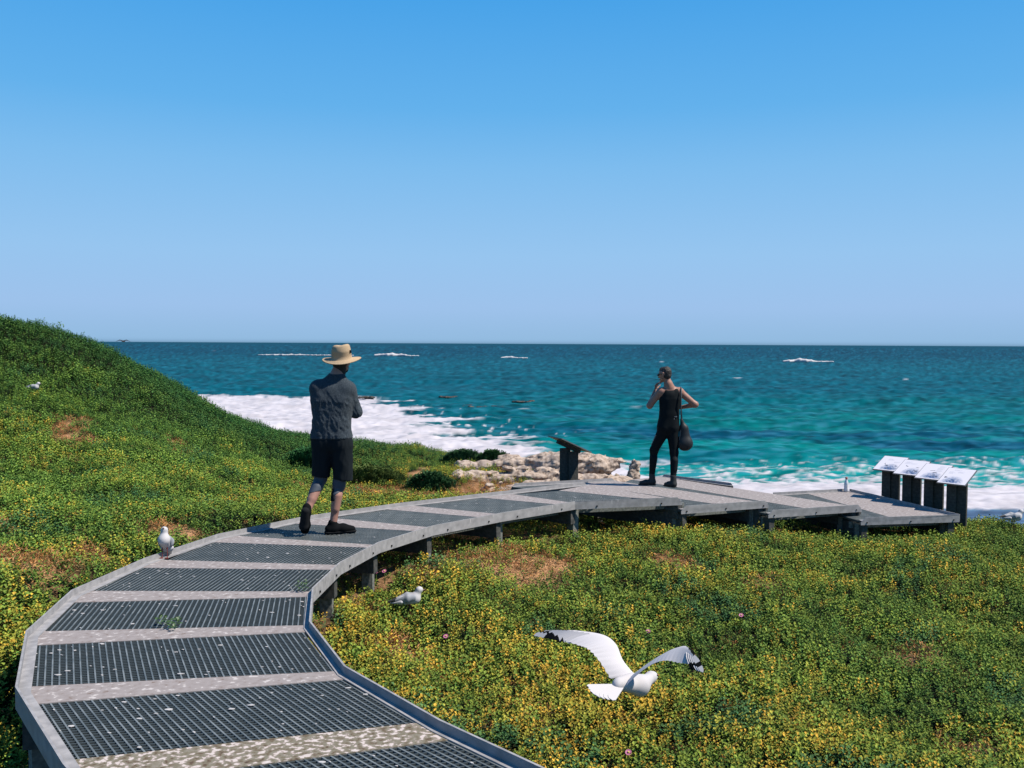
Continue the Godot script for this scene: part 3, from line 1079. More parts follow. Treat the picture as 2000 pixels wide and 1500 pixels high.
	# lower landings with saw-tooth edges
	for k in 3:
		var l: Array = LANDINGS[k]
		var gr: Array = grating(l[3], l[2], l[1], l[0])
		var gp := put("grating_panel", gr[0], steel, b)
		put("cross_bars", gr[1], shaded_steel, gp).set_meta("kind", "stuff")
		var dr := put("bird_droppings", droppings(l[3], l[2], l[1], l[0], 26), splash, b)
		dr.set_meta("kind", "stuff")
		var f := Faces.new()
		var lift := Vector3(0, 0.002, 0)
		f.slab([l[3] + lift, l[4] + lift, l[5] + lift, l[2] + lift], 0.05)
		put("deck_strip", f.mesh(), strip_mat, b)
		# riser under the nose of the level above
		var ua: Vector3 = [NOSE_L, LANDINGS[0][4], LANDINGS[1][4]][k]
		var ub: Vector3 = [NOSE_R, LANDINGS[0][5], LANDINGS[1][5]][k]
		var rs := Faces.new()
		var back := Vector3.UP.cross(ub - ua).normalized() * 0.03
		rs.bar(ua - back - Vector3(0, 0.05, 0), ub - back - Vector3(0, 0.05, 0), 0.04, 0.12)
		put("riser", rs.mesh(), timber, b)
		var mid: Vector3 = (l[0] + l[1] + l[4] + l[5]) * 0.25
		# curbs: the right edge of every landing, the left edge of the first and the last
		var runs := [[l[1], l[5], 0.07, 0.07 if k < 2 else 0.0]]
		if k != 1:
			runs.append([l[0], l[4], 0.07 if k == 0 else 0.0, 0.07 if k == 0 else 0.0])
		if k == 1:
			runs.append([Vector3(2.716, 4.589, -16.716), Vector3(3.702, 4.629, -15.371), 0.07, 0.05])
		if k == 2:
			runs.append([l[4], l[5], 0.0, 0.0])
		for r in runs:
			var inward: Vector3 = Vector3.UP.cross(r[1] - r[0]).normalized()
			if inward.dot(mid - r[0]) < 0.0:
				inward = -inward
			put("curb", curb(r[0] - inward * 0.02, r[1] - inward * 0.02, inward, 0.05, r[2], r[3]), curb_steel, b)
			for t in [0.06, 0.5, 0.94]:
				var q: Vector3 = r[0].lerp(r[1], t) - inward * 0.032 - Vector3(0, 0.024, 0)
				var bo := Faces.new()
				bo.beam(q, q - inward * 0.008, (r[1] - r[0]).normalized() * 0.008, Vector3.UP * 0.008)
				put("bolt", bo.mesh(), speck, b)
		for side in 2:
			var a: Vector3 = l[1] if side == 0 else l[0]
			var c: Vector3 = l[5] if side == 0 else l[4]
			var inward: Vector3 = Vector3.UP.cross(c - a).normalized()
			if inward.dot(mid - a) < 0.0:
				inward = -inward
			var j := Faces.new()
			j.bar(a + inward * 0.24 - Vector3(0, 0.06, 0), c + inward * 0.24 - Vector3(0, 0.06, 0), 0.05, 0.085)
			put("joist", j.mesh(), grey, b)
		# two bearers and their posts
		for t in [0.05, 0.93]:
			var a: Vector3 = l[1].lerp(l[5], t)
			var c: Vector3 = l[0].lerp(l[4], t)
			var bm := Faces.new()
			bm.bar(a - Vector3(0, 0.07, 0), c - Vector3(0, 0.07, 0), 0.09, 0.2)
			put("cross_beam", bm.mesh(), timber, b)
			for e in [0.045, 0.96]:
				var p: Vector3 = a.lerp(c, e)
				put("post", post(p, l[5] - l[1], p.y - 0.06), grey, b)
	# side plates that close the ends of the two upper landings toward the sea
	for k in 2:
		var a: Vector3 = [LANDINGS[0][4], LANDINGS[1][4]][k]
		var c: Vector3 = [LANDINGS[0][5], LANDINGS[1][5]][k]
		var f := Faces.new()
		f.bar(a - Vector3(0, 0.052, 0), c - Vector3(0, 0.052, 0), 0.04, 0.05)
		put("nosing", f.mesh(), timber, b)

# ---------------------------------------------------------------- lookout signs
func print_texture(sd: int) -> ImageTexture:
	var r := RandomNumberGenerator.new()
	r.seed = sd
	var n := FastNoiseLite.new()
	n.seed = sd
	n.frequency = 0.05
	var im := Image.create(160, 160, false, Image.FORMAT_RGB8)
	im.fill(Color(0.80, 0.785, 0.81))
	# a picture that fades out of the paper in one corner
	var cx := r.randi_range(70, 120)
	for y in range(60, 152):
		for x in range(8, 152):
			var f := clampf(1.3 - Vector2((x - cx) / 52.0, (y - 150) / 55.0).length(), 0.0, 1.0)
			var w := clampf(f * (0.75 + 0.9 * n.get_noise_2d(x, y)), 0.0, 1.0)
			im.set_pixel(x, y, im.get_pixel(x, y).lerp(Color(0.30, 0.42, 0.62).lerp(Color(0.08, 0.12, 0.2), clampf(0.5 + n.get_noise_2d(x * 2, y * 2), 0, 1)), w))
	# small print in blocks and a few dark drawings
	for k in 3:
		var bx := r.randi_range(10, 100)
		var by := r.randi_range(14, 90)
		for l in r.randi_range(3, 6):
			im.fill_rect(Rect2i(bx, by + l * 4, r.randi_range(22, 44), 1), Color(0.55, 0.56, 0.6))
	for k in r.randi_range(2, 5):
		var p := Vector2(r.randi_range(16, 120), r.randi_range(60, 130))
		for q in 60:
			p += Vector2(r.randf_range(-1.6, 1.9), r.randf_range(-1.2, 1.2))
			im.fill_rect(Rect2i(clampi(int(p.x), 4, 150), clampi(int(p.y), 4, 150), 2, 2), Color(0.12, 0.14, 0.18))
	return ImageTexture.create_from_image(im)

# at: middle of the panel; e1: along the low edge; e2: level direction up the slope
func build_sign(at: Vector3, e1: Vector3, e2: Vector3, label: String, group: String, sd: int, wide := 0.41, deep := 0.46, across := false) -> void:
	var t := thing("information_sign", label, "sign", Vector3(at.x, ground(at.x, at.z), at.z), 0.0, group)
	var o := at - t.position
	var wood := mat(Color.WHITE, 0.85, 0.0, 0.25)
	tri(wood, noise_tex(0.04, [0.2, 0.8], [lin(0.045, 0.046, 0.042), lin(0.085, 0.085, 0.078)], 256, 4, FastNoiseLite.TYPE_SIMPLEX_SMOOTH, 2), 0.5)
	var slope := e2 * cos(0.42) + Vector3.UP * sin(0.42)
	var nrm := e1.cross(slope).normalized()
	if nrm.y < 0.0:
		nrm = -nrm
	# two upright planks one beside the other, the second a little behind
	for k in 2:
		var f := Faces.new()
		var w1 := e2 if across else e1
		var w2 := -e1 if across else e2
		var c := w1 * (-0.067 if k == 0 else 0.067) + w2 * (0.0 if k == 0 else 0.035)
		var top := o.y - 0.02 + (c.dot(e2)) * 0.45
		f.beam(Vector3(o.x, -0.3, o.z) + c, Vector3(o.x, top - (0.075 if across else 0.025), o.z) + c, w1 * (0.09 if across else 0.070), w2 * 0.022)
		put("post", f.mesh(), wood, t)
	var br := Faces.new()
	br.beam(o - nrm * 0.045 - slope * deep * 0.36, o - nrm * 0.045 + slope * deep * 0.36, e1 * 0.05, nrm * 0.028)
	put("bracket", br.mesh(), wood, t)
	var frame := mat(lin(0.16, 0.17, 0.18), 0.5, 0.3)
	var fr := Faces.new()
	fr.beam(o - slope * deep * 0.5, o + slope * deep * 0.5, e1 * wide * 0.5, nrm * 0.008)
	put("panel", fr.mesh(), frame, t)
	var pr := Faces.new()
	pr.has_uv = true
	var a := o + nrm * 0.010 - slope * (deep * 0.5 - 0.008) - e1 * (wide * 0.5 - 0.008)
	var c := o + nrm * 0.010 - slope * (deep * 0.5 - 0.008) + e1 * (wide * 0.5 - 0.008)
	var d := o + nrm * 0.010 + slope * (deep * 0.5 - 0.008) + e1 * (wide * 0.5 - 0.008)
	var e := o + nrm * 0.010 + slope * (deep * 0.5 - 0.008) - e1 * (wide * 0.5 - 0.008)
	if (d - a).cross(c - a).dot(nrm) < 0.0:
		pr.v.append_array([a, d, c, a, e, d])
		pr.uv.append_array([Vector2(0, 1), Vector2(1, 0), Vector2(1, 1), Vector2(0, 1), Vector2(0, 0), Vector2(1, 0)])
	else:
		pr.v.append_array([a, c, d, a, d, e])
		pr.uv.append_array([Vector2(0, 1), Vector2(1, 1), Vector2(1, 0), Vector2(0, 1), Vector2(1, 0), Vector2(0, 0)])
	var pm := mat(Color.WHITE, 0.35, 0.0, 0.5)
	pm.albedo_texture = print_texture(sd)
	put("printed_sheet", pr.mesh(), pm, t)

func build_signs() -> void:
	var e1 := Vector3(0.67, 0, 0.742)
	var e2 := Vector3(0.742, 0, -0.67)
	var spots := [Vector3(6.161, 5.078, -14.9), Vector3(6.285, 5.080, -14.4), Vector3(6.425, 5.079, -13.95), Vector3(6.559, 5.074, -13.5)]
	var labels := ["slanted white information sign at the sea end of the row, picture along its low edge", "slanted white information sign with a blue picture, second from the sea end of the row", "slanted white information sign with least print, third from the sea end of the row", "slanted white information sign at the end of the row nearest the resting gull"]
	for k in 4:
		build_sign(spots[k], e1, e2, labels[k], "slanted information signs along the lookout", 40 + k)
	build_sign(Vector3(0.965, 5.33, -15.3), Vector3(0.42, 0, 0.9), Vector3(-0.9, 0, 0.42), "lone dark information sign seen edge on in front of the limestone rocks", "slanted information signs along the lookout", 50, 0.5, 0.62, true)

func build_bottle() -> void:
	var t := thing("bottle", "small plastic bottle with reddish cap standing at the lookout corner", "bottle", Vector3(5.70, 4.513, -15.60))
	var clear := mat(lin(0.62, 0.66, 0.7), 0.2)
	put("body", lathe([Vector2(0.0, 0.0), Vector2(0.033, 0.0), Vector2(0.036, 0.01), Vector2(0.036, 0.13), Vector2(0.03, 0.165), Vector2(0.016, 0.20), Vector2(0.015, 0.215)], 18), clear, t)
	put("label", lathe([Vector2(0.0372, 0.035), Vector2(0.0372, 0.115)], 18), mat(lin(0.75, 0.74, 0.76), 0.6), t)
	put("cap", lathe([Vector2(0.019, 0.212), Vector2(0.019, 0.245), Vector2(0.0, 0.247)], 18), mat(lin(0.30, 0.06, 0.04), 0.5), t)

# ---------------------------------------------------------------- people
func hand(wrist: Vector3, dir: Vector3, palm: Vector3, thumb: Vector3, curl: float, scale := 1.0) -> Array:
	dir = dir.normalized()
	thumb = (thumb - dir * thumb.dot(dir)).normalized()
	palm = (palm - dir * palm.dot(dir) - thumb * palm.dot(thumb)).normalized()
	var b := []
	for k in 4:
		var s := thumb * (0.030 - 0.020 * k) * scale
		b.append([wrist + thumb * (0.014 - 0.009 * k) * scale, wrist + dir * 0.085 * scale + s, 0.014 * scale, 0.0105 * scale])
		var p := wrist + dir * 0.088 * scale + s
		var d := dir + thumb * (0.08 - 0.05 * k)
		var long: float = [0.040, 0.045, 0.042, 0.033][k] * scale
		for j in 3:
			d = (d.normalized() * cos(curl) + palm * sin(curl)).normalized()
			var q := p + d * long
			b.append([p, q, (0.0098 - 0.0008 * j) * scale, (0.0092 - 0.0009 * j) * scale])
			p = q
			long *= 0.72
			palm = (palm * cos(curl) - d * sin(curl) * 0.2).normalized()
	var t := wrist + dir * 0.025 * scale + thumb * 0.02 * scale
	var td := (dir * 0.6 + thumb * 0.8 + palm * 0.2).normalized()
	for j in 3:
		var q: Vector3 = t + td * [0.042, 0.033, 0.026][j] * scale
		b.append([t, q, (0.0125 - 0.001 * j) * scale, (0.0115 - 0.0012 * j) * scale])
		t = q
		td = (td + dir * 0.35 + palm * 0.15).normalized()
	return b

func face_parts(t: Node3D, c: Vector3, f: Vector3, skin: Material, hair: Material) -> void:
	var s := f.cross(Vector3.UP).normalized()
	var dark := mat(lin(0.015, 0.012, 0.01), 0.3)
	var white := mat(lin(0.6, 0.58, 0.55), 0.3)
	for e in [-1.0, 1.0]:
		var p: Vector3 = c + f * 0.081 + s * 0.031 * e + Vector3.UP * 0.005
		var eye := blob([[p, p + f * 0.002, 0.0115, 0.0115]], 0.004, 0.002)
		var ey := put("eye", eye, white, t)
		put("iris", blob([[p + f * 0.009, p + f * 0.0095, 0.005, 0.005]], 0.002, 0.001), dark, ey)
		put("eyebrow", blob([[p + Vector3.UP * 0.02 - s * 0.014 + f * 0.006, p + Vector3.UP * 0.02 + s * 0.014 + f * 0.004, 0.005, 0.004]], 0.003, 0.003), hair, t)
	put("lips", blob([[c + f * 0.088 - Vector3.UP * 0.067 - s * 0.02, c + f * 0.088 - Vector3.UP * 0.067 + s * 0.02, 0.006, 0.006]], 0.003, 0.003), mat(lin(0.32, 0.13, 0.10), 0.5), t)

func head_bones(c: Vector3, f: Vector3) -> Array:
	var s := f.cross(Vector3.UP).normalized()
	var u := Vector3.UP
	var b := [[c + u * 0.03 - f * 0.018, c + u * 0.028 + f * 0.02, 0.082, 0.078], [c - u * 0.055 + f * 0.025, c - u * 0.02 + f * 0.03, 0.052, 0.065],
		[c - u * 0.092 + f * 0.058, c - u * 0.085 + f * 0.05, 0.026, 0.03], [c + u * 0.002 + f * 0.088, c - u * 0.034 + f * 0.103, 0.009, 0.015], [c - u * 0.05 - s * 0.045 + f * 0.005, c - u * 0.08 + f * 0.05, 0.025, 0.02], [c - u * 0.05 + s * 0.045 + f * 0.005, c - u * 0.08 + f * 0.05, 0.025, 0.02]]
	for e in [-1.0, 1.0]:
		b.append([c + s * 0.078 * e - u * 0.028, c + s * 0.084 * e + u * 0.022 - f * 0.008, 0.011, 0.015])
	return b

func build_hat_man(at: Vector3) -> void:
	var t := thing("person", "man in a wide straw hat, dark grey shirt and black shorts strolling on the grating", "person", at)
	var skin := mat(lin(0.36, 0.19, 0.145), 0.55, 0.0, 0.4)
	var shirt_m := mat(Color.WHITE, 0.9, 0.0, 0.2)
	tri(shirt_m, noise_tex(0.12, [0.25, 0.5, 0.75], [lin(0.016, 0.024, 0.032), lin(0.038, 0.050, 0.063), lin(0.082, 0.10, 0.118)], 256, 4), 0.32)
	shirt_m.rim_enabled = true
	shirt_m.rim = 0.15
	var black := mat(lin(0.012, 0.016, 0.020), 0.85, 0.0, 0.2)
	var hair := mat(lin(0.02, 0.014, 0.010), 0.75)
	var torso := [[Vector3(-0.088, 0.93, 0), Vector3(-0.075, 1.12, 0), 0.110, 0.108], [Vector3(0.075, 0.93, 0), Vector3(0.062, 1.12, 0), 0.110, 0.108], [Vector3(-0.075, 1.12, 0), Vector3(-0.088, 1.36, -0.005), 0.106, 0.113], [Vector3(0.062, 1.12, 0), Vector3(0.090, 1.36, -0.005), 0.106, 0.113], [Vector3(0, 0.95, 0), Vector3(0, 1.42, 0), 0.112, 0.112], [Vector3(-0.088, 1.36, -0.005), Vector3(-0.118, 1.45, 0), 0.113, 0.086], [Vector3(0.090, 1.36, -0.005), Vector3(0.130, 1.445, 0), 0.113, 0.086],
		[Vector3(-0.13, 1.462, 0), Vector3(0.14, 1.455, 0), 0.083, 0.083]]
	var traps := [[Vector3(-0.05, 1.50, 0.0), Vector3(0.04, 1.595, -0.02), 0.06, 0.055], [Vector3(0.1, 1.50, 0.0), Vector3(0.06, 1.595, -0.02), 0.06, 0.055]]
	var neck := [[Vector3(0.035, 1.56, -0.015), Vector3(0.065, 1.69, -0.035), 0.058, 0.055]]
	var arms := [[Vector3(-0.152, 1.465, -0.005), Vector3(-0.156, 1.215, -0.11), 0.056, 0.044], [Vector3(-0.156, 1.215, -0.11), Vector3(0.0, 1.25, -0.235), 0.045, 0.030],
		[Vector3(0.170, 1.455, -0.01), Vector3(0.226, 1.225, -0.07), 0.057, 0.048], [Vector3(0.226, 1.225, -0.07), Vector3(-0.04, 1.275, -0.21), 0.047, 0.031]]
	var leg_r := [[Vector3(0.10, 0.9, 0), Vector3(0.062, 0.50, -0.03), 0.088, 0.056], [Vector3(0.062, 0.50, -0.03), Vector3(0.006, 0.10, 0.0), 0.053, 0.036], [Vector3(0.048, 0.39, 0.015), Vector3(0.028, 0.26, 0.02), 0.047, 0.036]]
	var leg_l := [[Vector3(-0.095, 0.9, 0), Vector3(-0.125, 0.56, -0.05), 0.088, 0.058], [Vector3(-0.125, 0.56, -0.05), Vector3(-0.226, 0.25, 0.15), 0.055, 0.037], [Vector3(-0.152, 0.47, 0.03), Vector3(-0.185, 0.37, 0.09), 0.047, 0.038]]
	var c := Vector3(0.085, 1.742, -0.055)
	var f := Vector3(0.5, -0.08, -0.86).normalized()
	var body := blob(torso + traps + neck + arms + leg_r + leg_l, 0.012, 0.035)
	var head := blob(head_bones(c, f) + neck, 0.006, 0.02)
	var hl := blob(hand(Vector3(0.0, 1.25, -0.235), Vector3(0.95, 0.12, 0.22), Vector3(0.2, -0.1, 1), Vector3(0, 1, 0), 0.22), 0.004, 0.006)
	var hr := blob(hand(Vector3(-0.04, 1.275, -0.21), Vector3(-0.9, 0.1, 0.42), Vector3(-0.3, 0, 1), Vector3(0, 1, 0), 0.25), 0.004, 0.006)
	put("body", joined([body, head, hl, hr]), skin, t)
	var folds := FastNoiseLite.new()
	folds.frequency = 9.0
	folds.fractal_octaves = 2
	folds.fractal_type = FastNoiseLite.FRACTAL_RIDGED
	var crease := func(p: Vector3) -> float: return -0.008 * folds.get_noise_3d(p.x * 1.5 + p.y * 0.8, p.y * 0.7 - p.x * 0.5, p.z * 1.2) * smoothstep(1.5, 1.3, p.y)
	put("shirt", blob(inflated(torso + traps + arms, 0.009) + [[Vector3(-0.095, 0.98, 0), Vector3(0.075, 0.98, 0), 0.118, 0.118]], 0.010, 0.03, [[Vector3(0, -1, 0), -0.965], [Vector3(0.0, 1, 0.12).normalized(), 1.605]], crease), shirt_m, t)  # collar raised over the nape to stand in for hat shade
	var sag := func(p: Vector3) -> float: return -0.006 * folds.get_noise_3d(p.x * 1.2, p.y * 0.35, p.z * 1.2)
	put("shorts", blob([[Vector3(-0.085, 0.94, 0), Vector3(0.078, 0.94, 0), 0.122, 0.122], [Vector3(0.095, 0.88, 0), Vector3(0.103, 0.50, -0.03), 0.108, 0.092], [Vector3(-0.10, 0.88, 0), Vector3(-0.125, 0.54, -0.035), 0.104, 0.088]], 0.010, 0.03,
		[[Vector3(-0.14, -1, 0).normalized(), -0.553], [Vector3.UP, 1.02]], sag), black, t)
	var legging := mat(lin(0.042, 0.056, 0.08), 0.7)
	put("legging", blob(inflated(leg_r, 0.006), 0.009, 0.03, [[Vector3(0.7, -1, 0.2).normalized(), -0.292], [Vector3.UP, 0.66]]), legging, t)
	put("legging", blob(inflated(leg_l, 0.006), 0.009, 0.03, [[Vector3(0.25, -1, 0.2).normalized(), -0.433], [Vector3.UP, 0.66]]), legging, t)
	put("knee_patch", blob(inflated(leg_r, 0.010), 0.008, 0.03, [[Vector3(0.25, -1, 0).normalized(), -0.325], [Vector3(0.4, 1, 0).normalized(), 0.43], [Vector3(1, 0.2, 0.3).normalized(), 0.115]]), black, t)
	var shoe_m := mat(lin(0.007, 0.008, 0.009), 0.85, 0.0, 0.15)
	var sole_m := mat(lin(0.014, 0.015, 0.017), 0.85, 0.0, 0.2)
	var wide_r := Vector3(0.35, 0, 0.94)
	var sr := put("shoe", blob([[Vector3(-0.03, 0.048, 0.012), Vector3(0.10, 0.05, -0.036), 0.046, 0.044, wide_r, 1.05], [Vector3(0.10, 0.048, -0.036), Vector3(0.185, 0.036, -0.065), 0.045, 0.034, wide_r, 1.15], [Vector3(0.002, 0.11, 0.005), Vector3(0.01, 0.06, 0.0), 0.045, 0.05]], 0.008, 0.03, [[Vector3.DOWN, -0.02], [Vector3(0.35, 1, 0).normalized(), 0.128]]), shoe_m, t)
	put("sole", blob([[Vector3(-0.035, 0.03, 0.014), Vector3(0.19, 0.03, -0.067), 0.049, 0.042, wide_r, 1.1]], 0.007, 0.01, [[Vector3.DOWN, 0.0], [Vector3.UP, 0.026]]), sole_m, sr)
	var sl := put("shoe", blob([[Vector3(-0.226, 0.245, 0.175), Vector3(-0.25, 0.11, 0.125), 0.040, 0.044, Vector3.RIGHT, 1.1], [Vector3(-0.25, 0.11, 0.125), Vector3(-0.262, 0.045, 0.07), 0.044, 0.036, Vector3.RIGHT, 1.2], [Vector3(-0.225, 0.29, 0.14), Vector3(-0.23, 0.25, 0.14), 0.044, 0.048]], 0.008, 0.03), shoe_m, t)
	put("sole", blob([[Vector3(-0.228, 0.265, 0.20), Vector3(-0.252, 0.10, 0.152), 0.036, 0.042, Vector3.RIGHT, 1.15], [Vector3(-0.252, 0.10, 0.152), Vector3(-0.264, 0.035, 0.10), 0.042, 0.036, Vector3.RIGHT, 1.2]], 0.007, 0.015, [[Vector3(0, -0.25, -0.95).normalized(), -0.187]]), sole_m, sl)
	var back := -f
	put("hair", blob([[c + Vector3.UP * 0.02 + back * 0.022, c + Vector3.UP * 0.0 + back * 0.022, 0.074, 0.080], [c - Vector3.UP * 0.115 + back * 0.022, c + back * 0.03, 0.060, 0.07]], 0.006, 0.02, [[f, f.dot(c) + 0.02]]), hair, t)  # hair carried down the nape to stand in for hat shade
	put("beard", blob([[c - Vector3.UP * 0.085 + f * 0.05, c - Vector3.UP * 0.06 + f * 0.03, 0.036, 0.058]], 0.006, 0.02, [[Vector3.UP, c.y - 0.045]]), hair, t)
	face_parts(t, c, f, skin, hair)
	# straw hat
	var straw := mat(Color.WHITE, 0.85, 0.0, 0.2)
	tri(straw, noise_tex(0.11, [0.2, 0.5, 0.8], [lin(0.31, 0.215, 0.13), lin(0.46, 0.34, 0.22), lin(0.57, 0.45, 0.31)], 256, 3), 0.16)
	straw.uv1_world_triplanar = false
	var warp := func(p: Vector3, an: float) -> Vector3:
		var r := Vector2(p.x, p.z).length()
		if p.y < 0.03:
			p.y += 0.024 * clampf((r - 0.1) / 0.09, 0.0, 1.2) * (cos(an) * cos(an) - 0.45)
			if r > 0.185:
				p *= Vector3(1.0 + 0.008 * cos(an * 45.0), 1.0, 1.0 + 0.008 * cos(an * 45.0))
		elif p.y > 0.11:
			p.y -= 0.018 * exp(-pow(p.x / 0.035, 2.0)) * clampf(1.3 - r / 0.08, 0.0, 1.0)
			p.y += 0.012 * sin(an + 0.6) * r / 0.08
		return p
	var hat := put("straw_hat", lathe([Vector2(0.0, 0.143), Vector2(0.02, 0.143), Vector2(0.045, 0.146), Vector2(0.065, 0.148), Vector2(0.079, 0.141), Vector2(0.088, 0.125), Vector2(0.095, 0.095), Vector2(0.0985, 0.075), Vector2(0.0955, 0.07), Vector2(0.1005, 0.05), Vector2(0.0975, 0.045), Vector2(0.103, 0.022), Vector2(0.105, 0.006), Vector2(0.112, 0.001),
		Vector2(0.130, 0.002), Vector2(0.131, -0.001), Vector2(0.150, 0.000), Vector2(0.151, -0.003), Vector2(0.170, -0.002), Vector2(0.171, -0.005), Vector2(0.188, -0.003), Vector2(0.194, -0.006), Vector2(0.192, -0.013), Vector2(0.165, -0.009), Vector2(0.112, -0.006), Vector2(0.098, 0.0)], 90, warp), straw, t)
	hat.position = Vector3(0.088, 1.757, -0.05)
	hat.basis = Basis(Vector3.BACK, 0.03) * Basis(Vector3.RIGHT, 0.16)
	put("tag", blob([[Vector3(0.097, 0.075, 0.03), Vector3(0.097, 0.085, 0.03), 0.012, 0.012]], 0.005, 0.003), black, hat)

func build_wetsuit_man(at: Vector3) -> void:
	var t := thing("person", "man in a black sleeveless wetsuit and boots standing on the lookout, hand to his chin", "person", at)
	var skin := mat(lin(0.32, 0.165, 0.12), 0.5, 0.0, 0.4)
	var suit := mat(lin(0.007, 0.010, 0.012), 0.7, 0.0, 0.2)
	var hair := mat(lin(0.018, 0.014, 0.012), 0.7)
	var torso := [[Vector3(-0.03, 0.94, 0), Vector3(0.0, 1.14, 0), 0.106, 0.095], [Vector3(0.095, 0.94, 0), Vector3(0.092, 1.14, 0), 0.106, 0.095], [Vector3(0.0, 1.14, 0), Vector3(0.002, 1.36, -0.005), 0.095, 0.108], [Vector3(0.092, 1.14, 0), Vector3(0.112, 1.37, -0.005), 0.095, 0.108], [Vector3(0.032, 0.96, 0), Vector3(0.058, 1.42, 0), 0.100, 0.104]]
	var shoulders := [[Vector3(-0.07, 1.485, 0), Vector3(0.19, 1.49, 0), 0.072, 0.072]]
	var traps := [[Vector3(0.02, 1.50, 0.0), Vector3(0.02, 1.61, 0.005), 0.06, 0.055], [Vector3(0.10, 1.50, 0.0), Vector3(0.035, 1.60, 0.005), 0.06, 0.055]]
	var neck := [[Vector3(0.045, 1.56, 0.01), Vector3(-0.005, 1.70, 0.0), 0.058, 0.054]]
	var arms := [[Vector3(-0.108, 1.475, -0.01), Vector3(-0.25, 1.265, -0.07), 0.058, 0.047], [Vector3(-0.25, 1.265, -0.07), Vector3(-0.15, 1.50, -0.16), 0.046, 0.030], [Vector3(0.218, 1.48, 0.0), Vector3(0.448, 1.29, 0.02), 0.058, 0.045], [Vector3(0.448, 1.29, 0.02), Vector3(0.255, 1.235, -0.13), 0.046, 0.030]]
	var leg_l := [[Vector3(-0.025, 0.9, 0), Vector3(-0.172, 0.56, -0.08), 0.095, 0.060], [Vector3(-0.172, 0.56, -0.08), Vector3(-0.20, 0.13, -0.10), 0.057, 0.037], [Vector3(-0.18, 0.43, -0.055), Vector3(-0.19, 0.30, -0.06), 0.048, 0.036]]
	var leg_r := [[Vector3(0.10, 0.9, 0), Vector3(0.128, 0.53, 0.02), 0.094, 0.060], [Vector3(0.128, 0.53, 0.02), Vector3(0.102, 0.12, 0.12), 0.057, 0.037], [Vector3(0.127, 0.41, 0.085), Vector3(0.12, 0.28, 0.10), 0.046, 0.036]]
	var c := Vector3(-0.028, 1.755, -0.005)
	var f := Vector3(-0.82, -0.10, -0.56).normalized()
	var body := blob(torso + shoulders + traps + neck + arms + leg_l + leg_r, 0.012, 0.035)
	var head := blob(head_bones(c, f) + neck, 0.006, 0.02)
	var hl := blob(hand(Vector3(-0.15, 1.50, -0.16), Vector3(0.15, 0.9, 0.15), Vector3(0.6, 0.1, 0.5), Vector3(0.6, 0, -0.8), 0.5), 0.004, 0.006)
	var hr := blob(hand(Vector3(0.255, 1.235, -0.13), Vector3(-0.85, -0.1, -0.4), Vector3(0, 0, 1), Vector3(0, 1, 0), 0.2), 0.004, 0.006)
	put("body", joined([body, head, hl, hr]), skin, t)
	var ws := put("wetsuit", blob(inflated(torso, 0.009) + inflated(leg_l + leg_r, 0.007) + [[Vector3(0.005, 1.44, 0), Vector3(0.125, 1.455, 0), 0.094, 0.094], [Vector3(-0.002, 1.50, 0), Vector3(0.01, 1.53, 0), 0.074, 0.05], [Vector3(0.135, 1.50, 0), Vector3(0.115, 1.535, 0), 0.074, 0.05]], 0.009, 0.03, [[Vector3(0, -1, 0), -0.12], [Vector3(0.1, 1, 0.25).normalized(), 1.515]]), suit, t)
	# small pale marks printed on the suit
	var pale := mat(lin(0.25, 0.26, 0.27), 0.7)
	var mk := Faces.new()
	for k in 6:
		mk.beam(Vector3(0.068 + k * 0.0145, 1.104, 0.105), Vector3(0.078 + k * 0.0145, 1.105, 0.105), Vector3(0, 0.005 + 0.002 * (k % 2), 0), Vector3(0, 0, 0.004))
	mk.beam(Vector3(0.104, 1.07, 0.106), Vector3(0.111, 1.07, 0.106), Vector3(0, 0.009, 0), Vector3(0, 0, 0.004))
	put("printed_mark", mk.mesh(), pale, ws)
	var th := Faces.new()
	for k in 8:
		var p := Vector3(-0.168 - k * 0.0085, 0.80 - k * 0.020, 0.048 - k * 0.004)
		th.beam(p, p + Vector3(-0.010, -0.0, 0.004), Vector3(-0.0025, -0.006, 0), Vector3(-0.004, 0, 0.004))
	put("printed_mark", th.mesh(), pale, ws)
	var boots := mat(lin(0.012, 0.014, 0.016), 0.75)
	var wl := Vector3(0.2, 0, 0.98)
	var bl := put("boot", blob([[Vector3(-0.185, 0.046, -0.09), Vector3(-0.29, 0.045, -0.105), 0.047, 0.040], [Vector3(-0.29, 0.042, -0.105), Vector3(-0.365, 0.034, -0.12), 0.040, 0.031, wl, 1.2], [Vector3(-0.20, 0.20, -0.098), Vector3(-0.19, 0.06, -0.095), 0.047, 0.05]], 0.009, 0.03, [[Vector3.DOWN, 0.0], [Vector3.UP, 0.19]]), boots, t)
	var br := put("boot", blob([[Vector3(0.105, 0.046, 0.13), Vector3(0.045, 0.045, 0.075), 0.048, 0.042], [Vector3(0.045, 0.042, 0.075), Vector3(0.005, 0.034, 0.02), 0.041, 0.032], [Vector3(0.102, 0.20, 0.118), Vector3(0.105, 0.06, 0.125), 0.047, 0.05]], 0.009, 0.03, [[Vector3.DOWN, 0.0], [Vector3.UP, 0.19]]), boots, t)
	var sole := mat(lin(0.03, 0.03, 0.03), 0.85)
	put("sole", blob([[Vector3(-0.18, 0.02, -0.09), Vector3(-0.37, 0.02, -0.12), 0.05, 0.042]], 0.008, 0.01, [[Vector3.DOWN, 0.0], [Vector3.UP, 0.014]]), sole, bl)
	put("sole", blob([[Vector3(0.107, 0.02, 0.132), Vector3(0.0, 0.02, 0.012), 0.05, 0.042]], 0.008, 0.01, [[Vector3.DOWN, 0.0], [Vector3.UP, 0.014]]), sole, br)
	var u := Vector3.UP
	var strands := FastNoiseLite.new()
	strands.frequency = 42.0
